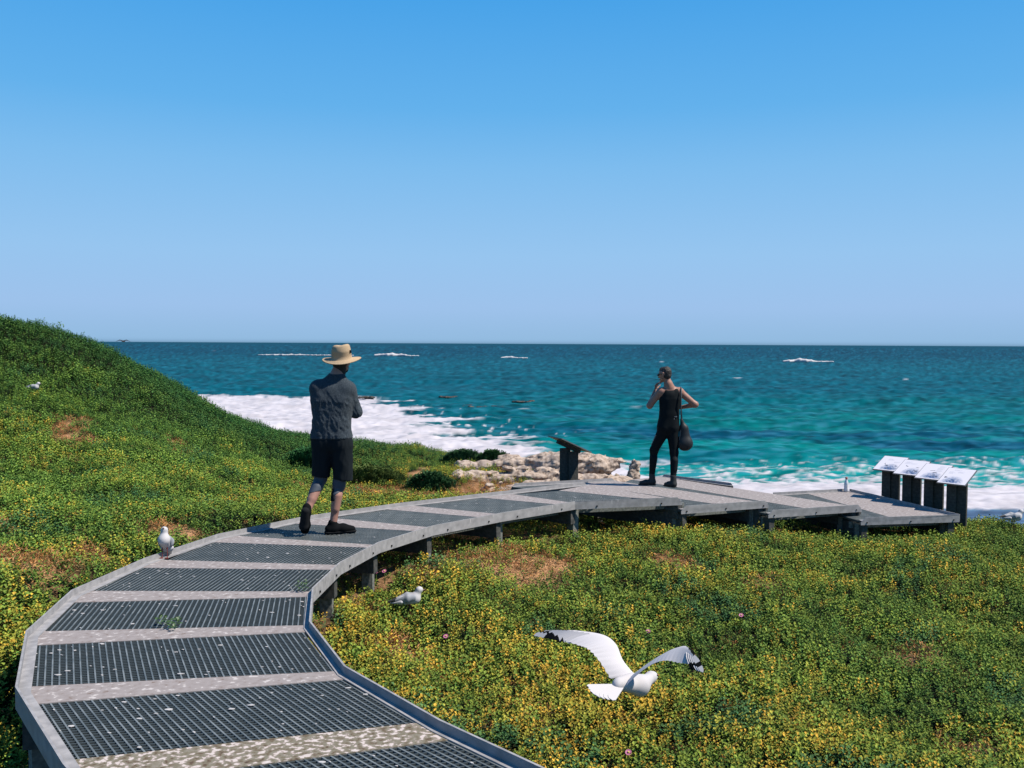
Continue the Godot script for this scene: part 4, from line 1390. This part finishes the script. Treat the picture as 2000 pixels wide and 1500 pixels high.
	var tuft := func(p: Vector3) -> float: return -0.006 * strands.get_noise_3d(p.x, p.y * 0.6, p.z)
	put("hair", blob([[c + u * 0.048 - f * 0.022, c + u * 0.052 + f * 0.03, 0.080, 0.068], [c - u * 0.01 - f * 0.03, c + u * 0.03 - f * 0.02, 0.074, 0.08], [c + u * 0.09 + f * 0.05, c + u * 0.085 - f * 0.03, 0.026, 0.03]], 0.005, 0.02, [[(f * 0.8 - u * 0.6).normalized(), (f * 0.8 - u * 0.6).normalized().dot(c) + 0.016]], tuft), hair, t)
	face_parts(t, c, f, skin, hair)
	var s := f.cross(u).normalized()
	var gl := mat(lin(0.01, 0.01, 0.012), 0.15)
	var gm := []
	for e in [-1.0, 1.0]:
		gm.append([c + f * 0.098 + s * e * 0.014 + u * 0.004, c + f * 0.092 + s * e * 0.052 + u * 0.002, 0.017, 0.017])
		gm.append([c + f * 0.085 + s * e * 0.07 + u * 0.012, c - f * 0.01 + s * e * 0.088 + u * 0.008, 0.005, 0.005])
	put("sunglasses", blob(gm, 0.005, 0.005), gl, t)
	# bag hanging from his shoulder
	var bag := thing("shoulder_bag", "black soft teardrop shoulder bag hanging from the wetsuit man's arm", "bag", at + Vector3(0.29, 0.56, 0.03))
	var cloth := mat(lin(0.010, 0.013, 0.016), 0.55, 0.0, 0.4)
	put("pouch", blob([[Vector3(-0.005, 0.12, 0), Vector3(0.015, 0.12, 0), 0.112, 0.112, Vector3.BACK, 0.8], [Vector3(0.005, 0.12, 0), Vector3(-0.015, 0.35, 0), 0.102, 0.070, Vector3.BACK, 0.75], [Vector3(-0.02, 0.35, 0), Vector3(-0.055, 0.49, 0.0), 0.055, 0.022, Vector3.BACK, 0.8]], 0.009, 0.04), cloth, bag)
	put("strap", tube([Vector3(-0.058, 0.46, 0.01), Vector3(-0.076, 0.62, 0.062), Vector3(-0.082, 0.78, 0.085), Vector3(-0.078, 0.90, 0.083), Vector3(-0.070, 0.985, 0.03), Vector3(-0.068, 1.0, -0.03), Vector3(-0.07, 0.97, -0.09), Vector3(-0.07, 0.86, -0.12), Vector3(-0.05, 0.62, -0.05), Vector3(-0.045, 0.45, 0.0)], [0.011, 0.011, 0.011, 0.011, 0.011, 0.011, 0.011, 0.011, 0.011, 0.011], 6), mat(lin(0.05, 0.055, 0.06), 0.6), bag)
	var zip := put("zip", tube([Vector3(-0.085, 0.02, 0.035), Vector3(-0.09, 0.18, 0.04), Vector3(-0.07, 0.34, 0.035)], [0.004, 0.004, 0.004], 5), mat(lin(0.25, 0.26, 0.28), 0.4, 0.6), bag)
	zip.set_meta("label", "pale zip down the edge of the bag")

# ---------------------------------------------------------------- gulls
func make_gull(label: String) -> Node3D:
	var t := thing("gull", label, "bird", Vector3.ZERO, 0.0, "gulls standing on the ground")
	var white := mat(lin(0.50, 0.485, 0.495), 0.75)
	var grey := mat(lin(0.27, 0.285, 0.315), 0.7)
	var black := mat(lin(0.015, 0.017, 0.02), 0.6)
	var red := mat(lin(0.16, 0.03, 0.025), 0.5)
	put("body", blob([[Vector3(-0.10, 0.150, 0), Vector3(0.055, 0.175, 0), 0.045, 0.064], [Vector3(0.065, 0.185, 0), Vector3(0.10, 0.262, 0), 0.048, 0.031], [Vector3(0.106, 0.272, 0), Vector3(0.116, 0.272, 0), 0.033, 0.030], [Vector3(-0.10, 0.150, 0), Vector3(-0.215, 0.133, 0), 0.036, 0.009, Vector3.BACK, 2.0]], 0.008, 0.03), white, t)
	for s in [-1.0, 1.0]:
		var w := put("wing", blob([[Vector3(0.045, 0.192, 0.047 * s), Vector3(-0.03, 0.187, 0.051 * s), 0.026, 0.031, Vector3(0, 0.5, 0.0).normalized(), 1.4], [Vector3(-0.03, 0.187, 0.051 * s), Vector3(-0.165, 0.165, 0.026 * s), 0.031, 0.010, Vector3.UP, 1.5]], 0.007, 0.015), grey, t)
		put("wing_tip", blob([[Vector3(-0.13, 0.172, 0.032 * s), Vector3(-0.255, 0.146, 0.008 * s), 0.013, 0.004, Vector3.UP, 1.5]], 0.005, 0.006), black, w)
		var l := put("leg", tube([Vector3(0.0, 0.12, 0.025 * s), Vector3(-0.006, 0.06, 0.026 * s), Vector3(0.002, 0.006, 0.027 * s)], [0.007, 0.0045, 0.0045], 7), red, t)
		var f := Faces.new()
		f.slab([Vector3(-0.01, 0.007, 0.027 * s), Vector3(0.045, 0.006, 0.005 * s), Vector3(0.055, 0.006, 0.027 * s), Vector3(0.045, 0.006, 0.05 * s)], 0.005)
		put("foot", f.mesh(), red, l)
		put("eye", blob([[Vector3(0.122, 0.279, 0.026 * s), Vector3(0.123, 0.279, 0.026 * s), 0.0055, 0.0055]], 0.0025, 0.001), black, t)
	put("bill", tube([Vector3(0.135, 0.268, 0), Vector3(0.155, 0.266, 0), Vector3(0.172, 0.262, 0), Vector3(0.178, 0.255, 0)], [0.011, 0.0085, 0.006, 0.002], 8), mat(lin(0.10, 0.03, 0.025), 0.45), t)
	return t

func place_gull(proto: Node3D, first: bool, at: Vector3, turn: float, size: float, label: String, lean := 0.0, pitch := 0.0) -> void:
	var g: Node3D = proto
	if not first:
		g = proto.duplicate()
		g.name = numbered("gull")
		add_child(g)
	g.position = at
	g.basis = (Basis(Vector3.UP, turn) * Basis(Vector3.BACK, lean)).scaled_local(Vector3.ONE * size)
	g.set_meta("label", label)
	if pitch != 0.0:
		for c in g.get_children():
			if not String(c.name).begins_with("leg"):
				var turned := Transform3D(Basis(Vector3.BACK, pitch), Vector3.ZERO)
				c.transform = Transform3D(Basis.IDENTITY, Vector3(0.0, 0.13, 0)) * turned * Transform3D(Basis.IDENTITY, Vector3(0.0, -0.13, 0)) * c.transform

func curve(pts: Array, t: float) -> Vector3:
	var n := pts.size() - 1
	var i := clampi(int(t * n), 0, n - 1)
	var a: Vector3 = pts[maxi(i - 1, 0)]
	var d: Vector3 = pts[mini(i + 2, n)]
	return pts[i].cubic_interpolate(pts[i + 1], a, d, t * n - i)

func wing_mesh(le: Array, te: Array, up: Vector3, from: float, to: float, tint: Callable) -> ArrayMesh:
	const NS := 56
	const NC := 10
	var v := PackedVector3Array()
	var c := PackedColorArray()
	var idx := PackedInt32Array()
	for side in 2:
		for i in NS + 1:
			var s := lerpf(from, to, float(i) / NS)
			var a := curve(le, s)
			var b := curve(te, s)
			# trailing feathers end in small scallops
			var ph := fposmod(s * 19.0, 1.0)
			b = b + (b - a) * (0.07 * sin(ph * PI) - 0.03) + (b - a) * 0.05 * smoothstep(0.6, 1.0, s) * sin(ph * PI)
			for j in NC + 1:
				var u := float(j) / NC
				var th := 0.016 * (1.0 - s * 0.8) * sin(PI * pow(u, 0.45)) + 0.0012
				var p := a.lerp(b, u) + up * (0.05 * sin(PI * u) * (b - a).length() * 1.6 + (th if side == 0 else -th * 0.4))
				p += up * 0.0008 * absf(sin(ph * PI)) * smoothstep(0.5, 0.9, u)
				v.append(p)
				c.append(tint.call(s, u))
	var h := (NS + 1) * (NC + 1)
	for i in NS:
		for j in NC:
			var a := i * (NC + 1) + j
			idx.append_array([a, a + 1, a + NC + 2, a, a + NC + 2, a + NC + 1])
			idx.append_array([h + a, h + a + NC + 2, h + a + 1, h + a, h + a + NC + 1, h + a + NC + 2])
	var arr := []
	arr.resize(Mesh.ARRAY_MAX)
	arr[Mesh.ARRAY_VERTEX] = v
	arr[Mesh.ARRAY_COLOR] = c
	arr[Mesh.ARRAY_INDEX] = idx
	var st := SurfaceTool.new()
	var me := ArrayMesh.new()
	me.add_surface_from_arrays(Mesh.PRIMITIVE_TRIANGLES, arr)
	st.create_from(me, 0)
	st.generate_normals()
	return st.commit()

# the long flight feathers of a wing's hand, each a slender blade fanned out from the leading edge
func flight_feathers(wing: Node3D, le: Array, te: Array, up: Vector3, white: Material, black: Material, first := 0) -> void:
	const N := 10
	for k in range(first, N):
		var t := float(k) / (N - 1)
		var base := curve(le, lerpf(0.56, 0.90, t)).lerp(curve(te, lerpf(0.56, 0.90, t)), 0.25)
		var along := (curve(le, 1.0) - curve(le, 0.8)).normalized()
		var tip := curve(te, lerpf(0.60, 1.0, t)) + along * lerpf(0.02, 0.055, t)
		var d := tip - base
		var dir := d.normalized()
		var side := dir.cross(up).normalized() * lerpf(0.022, 0.0135, t)
		var lift := up.normalized() * (0.0025 + 0.0004 * (N - k))
		var parts := [Faces.new(), Faces.new()]
		for i in 8:
			var u0 := i / 8.0
			var u1 := (i + 1) / 8.0
			var w0 := sqrt(clampf(1.0 - pow(u0, 5.0), 0.0, 1.0)) * (0.6 + 0.4 * minf(u0 * 4.0, 1.0))
			var w1 := sqrt(clampf(1.0 - pow(u1, 5.0), 0.0, 1.0)) * (0.6 + 0.4 * minf(u1 * 4.0, 1.0))
			# dark tips with a white spot near the end of the outer feathers
			var dark := u0 >= lerpf(0.93, 0.28, t)
			if k >= 7 and u0 > 0.58 and u0 < 0.92:
				dark = false
			var f: Faces = parts[1 if dark else 0]
			var a := base + d * u0 + lift
			var b := base + d * u1 + lift
			f.quad(a - side * w0, a + side * w0, b + side * w1, b - side * w1, up)
			f.quad(a - side * w0 - lift * 0.1, a + side * w0 - lift * 0.1, b + side * w1 - lift * 0.1, b - side * w1 - lift * 0.1, -up)
		for e in 2:
			if parts[e].v.size():
				put("flight_feather" if e == 0 else "feather_tip", parts[e].mesh(), white if e == 0 else black, wing)

func build_flying_gull() -> void:
	var t := thing("gull", "white gull in flight with raised black tipped wings over the green plants", "bird", Vector3(0.679, 5.161, -5.0))
	var white := mat(lin(0.49, 0.47, 0.485), 0.75)
	var feather := mat(Color.WHITE, 0.75)
	feather.vertex_color_use_as_albedo = true
	feather.backlight_enabled = true
	feather.backlight = Color(0.25, 0.25, 0.26)
	var black := mat(lin(0.008, 0.009, 0.011), 0.9, 0.0, 0.1)
	feather.metallic_specular = 0.15
	put("body", blob([[Vector3(-0.10, -0.012, 0.07), Vector3(0.035, -0.050, -0.03), 0.026, 0.054], [Vector3(-0.09, 0.0, 0.055), Vector3(-0.01, 0.004, -0.02), 0.022, 0.022], [Vector3(0.035, -0.050, -0.03), Vector3(0.105, -0.042, -0.115), 0.054, 0.029], [Vector3(0.118, -0.036, -0.13), Vector3(0.128, -0.037, -0.14), 0.0285, 0.026]], 0.006, 0.03), white, t)
	var tip := func(s: float, u: float) -> Color:
		if s > 0.70 and u < (s - 0.70) * 1.6:
			return Color(0.008, 0.009, 0.011)
		return Color(0.49, 0.47, 0.485) * (1.0 - 0.10 * pow(absf(cos(s * 19.0 * PI)), 6.0) * smoothstep(0.5, 0.9, u))  # thin dark lines paint shading between the trailing feathers
	var le := [Vector3(0.010, 0.009, -0.030), Vector3(-0.050, 0.072, -0.080), Vector3(-0.086, 0.148, -0.130), Vector3(-0.154, 0.188, -0.170), Vector3(-0.290, 0.195, -0.220), Vector3(-0.400, 0.188, -0.260), Vector3(-0.499, 0.169, -0.290)]
	var te := [Vector3(-0.129, 0.004, 0.020), Vector3(-0.185, 0.086, -0.020), Vector3(-0.244, 0.138, -0.070), Vector3(-0.297, 0.145, -0.120), Vector3(-0.386, 0.150, -0.190), Vector3(-0.436, 0.146, -0.240), Vector3(-0.494, 0.151, -0.280)]
	var w1 := put("wing", wing_mesh(le, te, Vector3(0.5, 0.6, 0.6).normalized() * 0.6, 0.0, 0.93, tip), feather, t)
	w1.set_meta("label", "raised far wing seen from above")
	flight_feathers(w1, le, te, Vector3(0.35, 0.6, 0.7), white, black)
	var le2 := [Vector3(0.011, 0.033, 0.020), Vector3(0.075, 0.099, 0.060), Vector3(0.141, 0.167, 0.110), Vector3(0.195, 0.220, 0.160), Vector3(0.241, 0.248, 0.200), Vector3(0.271, 0.240, 0.240), Vector3(0.295, 0.209, 0.270)]
	var te2 := [Vector3(-0.058, -0.010, 0.100), Vector3(0.001, 0.067, 0.130), Vector3(0.077, 0.140, 0.170), Vector3(0.138, 0.174, 0.210), Vector3(0.200, 0.174, 0.240), Vector3(0.250, 0.176, 0.260), Vector3(0.286, 0.183, 0.280)]
	var w2 := put("wing", wing_mesh(le2, te2, Vector3(-0.4, 0.8, 0.0).normalized() * 0.6, 0.0, 0.90, tip), feather, t)
	w2.set_meta("label", "near wing with its shaded underside")
	flight_feathers(w2, le2, te2, Vector3(0.25, -0.45, 0.85), white, black, 5)
	# tail: a fan of overlapping feathers
	var root := Vector3(-0.06, -0.02, 0.045)
	for k in 8:
		var u := k / 7.0
		var end := Vector3(-0.262, 0.012, 0.16).lerp(Vector3(-0.150, -0.046, 0.205), u) + Vector3(-0.022, -0.004, 0.022) * sin(u * PI)
		var side := Vector3(0.112, -0.058, 0.045).normalized() * 0.024
		var f := Faces.new()
		var lift := Vector3(0, 0.0016, 0) * k
		f.slab([root - side * 0.5 + lift, end.lerp(root, 0.1) - side + lift, end - side * 0.5 + lift, end + side * 0.5 + lift, end.lerp(root, 0.1) + side + lift, root + side * 0.5 + lift], 0.003)
		put("tail_feather", f.mesh(), white, t)
	put("bill", tube([Vector3(0.140, -0.038, -0.152), Vector3(0.157, -0.043, -0.170), Vector3(0.166, -0.049, -0.180)], [0.009, 0.007, 0.002], 8), mat(lin(0.12, 0.03, 0.025), 0.45), t)
	for s in [-1.0, 1.0]:
		var p: Vector3 = Vector3(0.130, -0.031, -0.142) + Vector3(0.70, 0.1, 0.68).normalized() * 0.024 * s
		put("eye", blob([[p, p + Vector3(0.001, 0, 0), 0.005, 0.005]], 0.0025, 0.001), black, t)

func build_gulls() -> void:
	var p := make_gull("gull")
	place_gull(p, false, Vector3(-0.905, ground(-0.905, -8.16) + 0.02, -8.16), 0.18, 0.80, "gull standing among the green plants below the boardwalk, facing the flying gull")
	place_gull(p, false, Vector3(-10.23, ground(-10.23, -19.66) + 0.03, -19.66), 0.15, 0.84, "small gull resting high on the green dune slope", -0.1)
	place_gull(p, false, Vector3(7.40, ground(7.40, -13.5) + 0.06, -13.5), 0.1, 0.92, "gull resting on the plants at the cliff edge beyond the four signs", -0.12)
	place_gull(p, true, Vector3(-2.97, 5.150, -7.83), -1.48, 0.79, "white gull standing upright on the boardwalk edge behind the walking man", 0.0, 0.62)
	build_flying_gull()
	# a bird far out, seen end on
	var t := thing("gull", "dark bird gliding far away just above the horizon beside the dune crest", "bird", Vector3(-25.3, 7.0, -60.0))
	var dark := mat(lin(0.03, 0.03, 0.035), 0.8)
	put("body", blob([[Vector3(-0.02, 0.02, 0.1), Vector3(0.03, 0.02, -0.12), 0.045, 0.05]], 0.02, 0.02), dark, t)
	for s in [-1.0, 1.0]:
		put("wing", blob([[Vector3(0.0, 0.04, 0), Vector3(0.22 * s, 0.10, 0), 0.035, 0.028], [Vector3(0.22 * s, 0.10, 0), Vector3(0.48 * s, 0.0, 0.04), 0.028, 0.010]], 0.015, 0.02), dark, t)

# ---------------------------------------------------------------- flowers, weeds, rocks
func build_small_things() -> void:
	var pink := mat(lin(0.5, 0.16, 0.30), 0.6)
	pink.backlight_enabled = true
	pink.backlight = Color(0.4, 0.12, 0.25)
	var yolk := mat(lin(0.65, 0.5, 0.12), 0.7)
	var stalk := mat(lin(0.09, 0.14, 0.03), 0.6)
	var spots := [[-1.23, -8.86, "pink pigface flower beside the boardwalk post, the brighter of two"], [-1.30, -8.78, "reddish pink pigface flower right beside the boardwalk post"], [-0.55, -7.72, "pink flower alone in the plants between the standing gull and the flying gull"], [2.21, -8.74, "pink flower alone in the plants up beyond the flying gull's wing tip"], [1.25, -8.28, "small pink flower in the plants just above the flying gull"], [0.80, -6.12, "small pink flower in the plants below the flying gull"]]
	rng.seed = 4
	for s in spots:
		var y := ground(s[0], s[1])
		var t := thing("pink_flower", s[2], "flower", Vector3(s[0], y, s[1]), 0.0, "pink flowers among the green plants")
		put("stem", tube([Vector3(0, 0, 0), Vector3(0.004, 0.06, 0), Vector3(0, 0.125, 0.004)], [0.004, 0.0035, 0.004], 6), stalk, t)
		var tilt := Basis(Vector3(1, 0, 0.3).normalized(), 0.6)
		var n := 16
		for k in n:
			var an := TAU * k / n
			var d := Vector3(cos(an), 0.22, sin(an))
			var w := Vector3(-sin(an), 0, cos(an)) * 0.0052
			var f := Faces.new()
			var c := Vector3(0, 0.125, 0.004)
			f.slab([c + tilt * (d * 0.005 - w * 0.4), c + tilt * (d * 0.018 - w), c + tilt * (d * 0.023), c + tilt * (d * 0.018 + w), c + tilt * (d * 0.005 + w * 0.4)], 0.0012)
			put("petal", f.mesh(), pink, t)
		put("centre", blob([[Vector3(0, 0.128, 0.006), Vector3(0, 0.13, 0.007), 0.008, 0.008]], 0.004, 0.002), yolk, t)
	var weed := mat(Color.WHITE, 0.5)
	weed.albedo_color = lin(0.05, 0.10, 0.03)
	weed.backlight_enabled = true
	weed.backlight = Color(0.2, 0.3, 0.1)
	var w1 := put("weed", sprig(9, 5, 0.05, 0.16, 0.035, 15), weed)
	w1.position = Vector3(-2.06, 5.262, -5.55)
	tag(w1, "small green weed growing through the grating near its outer edge", "weed")
	var w2 := put("weed", sprig(6, 5, 0.09, 0.06, 0.03, 16), weed)
	w2.position = Vector3(-1.49, 5.205, -6.56)
	tag(w2, "small green weed sprouting at the inner bend of the boardwalk", "weed")
	# limestone
	var lime := mat(Color.WHITE, 0.95, 0.0, 0.2)
	tri(lime, noise_tex(0.02, [0.15, 0.4, 0.6, 0.85], [lin(0.14, 0.105, 0.085), lin(0.36, 0.28, 0.225), lin(0.46, 0.37, 0.305), lin(0.54, 0.45, 0.385)], 512, 5, FastNoiseLite.TYPE_SIMPLEX, 8), 1.6)
	var big := FastNoiseLite.new()
	big.frequency = 0.9
	big.fractal_octaves = 4
	big.seed = 3
	var sharp := FastNoiseLite.new()
	sharp.frequency = 1.7
	sharp.fractal_type = FastNoiseLite.FRACTAL_RIDGED
	sharp.fractal_octaves = 3
	sharp.seed = 6
	var crack := FastNoiseLite.new()
	crack.noise_type = FastNoiseLite.TYPE_CELLULAR
	crack.cellular_return_type = FastNoiseLite.RETURN_DISTANCE2_SUB
	crack.frequency = 1.5
	crack.fractal_octaves = 2
	crack.seed = 15
	var pit := func(p: Vector3) -> float: return -0.20 * big.get_noise_3d(p.x, p.y * 1.8, p.z) - 0.20 * (0.75 + crack.get_noise_3d(p.x + p.y * 0.3, p.y * 2.4 - p.x * 0.4, p.z * 1.1)) - 0.045 * big.get_noise_3d(p.x * 5.0, p.y * 7.0, p.z * 5.0)
	var o := put("limestone_outcrop", blob([[Vector3(-1.6, 0.25, -0.2), Vector3(-0.3, 0.22, -0.2), 0.22, 0.28], [Vector3(-0.3, 0.2, -0.2), Vector3(0.9, 0.30, 0), 0.30, 0.42], [Vector3(0.9, 0.30, 0), Vector3(1.9, 0.30, 0.2), 0.42, 0.34], [Vector3(1.8, 0.42, 0.2), Vector3(2.35, 0.38, 0.2), 0.2, 0.13], [Vector3(2.1, -0.1, 0.3), Vector3(2.5, -0.1, 0.3), 0.22, 0.2],
		[Vector3(-1.6, 0.15, 1.4), Vector3(0.8, 0.05, 1.0), 0.22, 0.34], [Vector3(-0.9, 0.1, 2.9), Vector3(1.3, -0.1, 2.2), 0.22, 0.34], [Vector3(1.0, -0.1, 1.0), Vector3(2.0, -0.1, 0.9), 0.3, 0.3]], 0.042, 0.2, [], pit), lime)
	o.position = Vector3(0.35, 3.55, -23.5)
	tag(o, "broken pale limestone outcrop at the shore behind the lone sign", "rock", "pale limestone rocks at the shore")
	var pit2 := func(p: Vector3) -> float: return -0.10 * big.get_noise_3d(p.x * 2.2, p.y * 2.6, p.z * 2.2) - 0.05 * sharp.get_noise_3d(p.x * 2.0, p.y * 3.0, p.z * 2.0)
	var q := put("limestone_pinnacle", blob([[Vector3(0, -0.3, 0), Vector3(0.06, 0.34, 0), 0.22, 0.12], [Vector3(-0.42, -0.3, 0), Vector3(-0.40, 0.02, 0), 0.18, 0.07], [Vector3(-0.72, -0.3, 0.1), Vector3(-0.70, 0.08, 0.1), 0.12, 0.05], [Vector3(-0.8, -0.35, 0), Vector3(0.25, -0.35, 0.1), 0.2, 0.2]], 0.03, 0.08, [], pit2), lime)
	q.position = Vector3(3.30, 3.38, -25.0)
	tag(q, "small upright limestone pinnacle nearest the wetsuit man's feet", "rock", "pale limestone rocks at the shore")

# ---------------------------------------------------------------- rounded shrubs toward the shore
func build_shrubs() -> void:
	var leafy := mat(Color.WHITE, 0.75, 0.0, 0.2)
	leafy.vertex_color_use_as_albedo = true
	var wood := mat(lin(0.12, 0.09, 0.06), 0.9)
	var r := RandomNumberGenerator.new()
	r.seed = 71
	var tufts := []
	for k in 3:
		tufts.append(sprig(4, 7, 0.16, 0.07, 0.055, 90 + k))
	var kinds := [[-1.75, -20.0, 0.62, 0.34, Color(0.030, 0.075, 0.030), "dark green rounded shrub on the sand in the hollow below the spur"],
		[-1.3, -25.3, 0.75, 0.32, Color(0.028, 0.070, 0.030), "dark low shrub where the spur meets the limestone, behind the sand"],
		[-0.5, -24.6, 0.55, 0.26, Color(0.034, 0.080, 0.028), "small dark shrub growing against the limestone, nearest the lone sign"],
		[-3.35, -21.6, 0.9, 0.42, Color(0.075, 0.105, 0.030), "broad olive green shrub on the spur just beyond the man in the hat"],
		[-5.1, -23.5, 0.8, 0.40, Color(0.030, 0.095, 0.034), "bright green shrub on the spur between the dune slope and the man in the hat"]]
	for s in kinds:
		var t := thing("shrub", s[5], "shrub", Vector3(s[0], ground(s[0], s[1]), s[1]), 0.0, "low rounded shrubs toward the shore")
		var v := PackedVector3Array()
		var c := PackedColorArray()
		var n := int(150 * s[2])
		var st := FastNoiseLite.new()
		st.frequency = 2.2
		for i in n * 3:
			var an := r.randf() * TAU
			var q := sqrt(r.randf())
			var lump: float = 0.8 + 0.5 * st.get_noise_2d(cos(an) * 3.0 + s[0], sin(an) * 3.0)
			var h: float = s[3] * sqrt(maxf(0.0, 1.0 - q * q)) * r.randf_range(0.75, 1.0)
			var p := Vector3(cos(an) * q * s[2] * 1.25 * lump, h, sin(an) * q * s[2] * lump)
			var lean := Basis(Vector3(sin(an), 0, -cos(an)).normalized(), -q * 0.9) * Basis(Vector3.UP, r.randf() * TAU)
			var tint: Color = s[4] * r.randf_range(0.65, 1.5)
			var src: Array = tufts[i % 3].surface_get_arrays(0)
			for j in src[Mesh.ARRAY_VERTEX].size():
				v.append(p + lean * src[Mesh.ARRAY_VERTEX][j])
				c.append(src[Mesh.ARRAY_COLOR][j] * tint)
		var arr := []
		arr.resize(Mesh.ARRAY_MAX)
		arr[Mesh.ARRAY_VERTEX] = v
		arr[Mesh.ARRAY_COLOR] = c
		var me := ArrayMesh.new()
		me.add_surface_from_arrays(Mesh.PRIMITIVE_TRIANGLES, arr)
		put("foliage", me, leafy, t).set_meta("kind", "stuff")
		for k in 4:
			var an := TAU * k / 4.0 + 0.4
			put("branch", tube([Vector3(0, -0.05, 0), Vector3(cos(an) * s[2] * 0.3, s[3] * 0.4, sin(an) * s[2] * 0.3), Vector3(cos(an) * s[2] * 0.7, s[3] * 0.7, sin(an) * s[2] * 0.6)], [0.02, 0.014, 0.007], 6), wood, t)
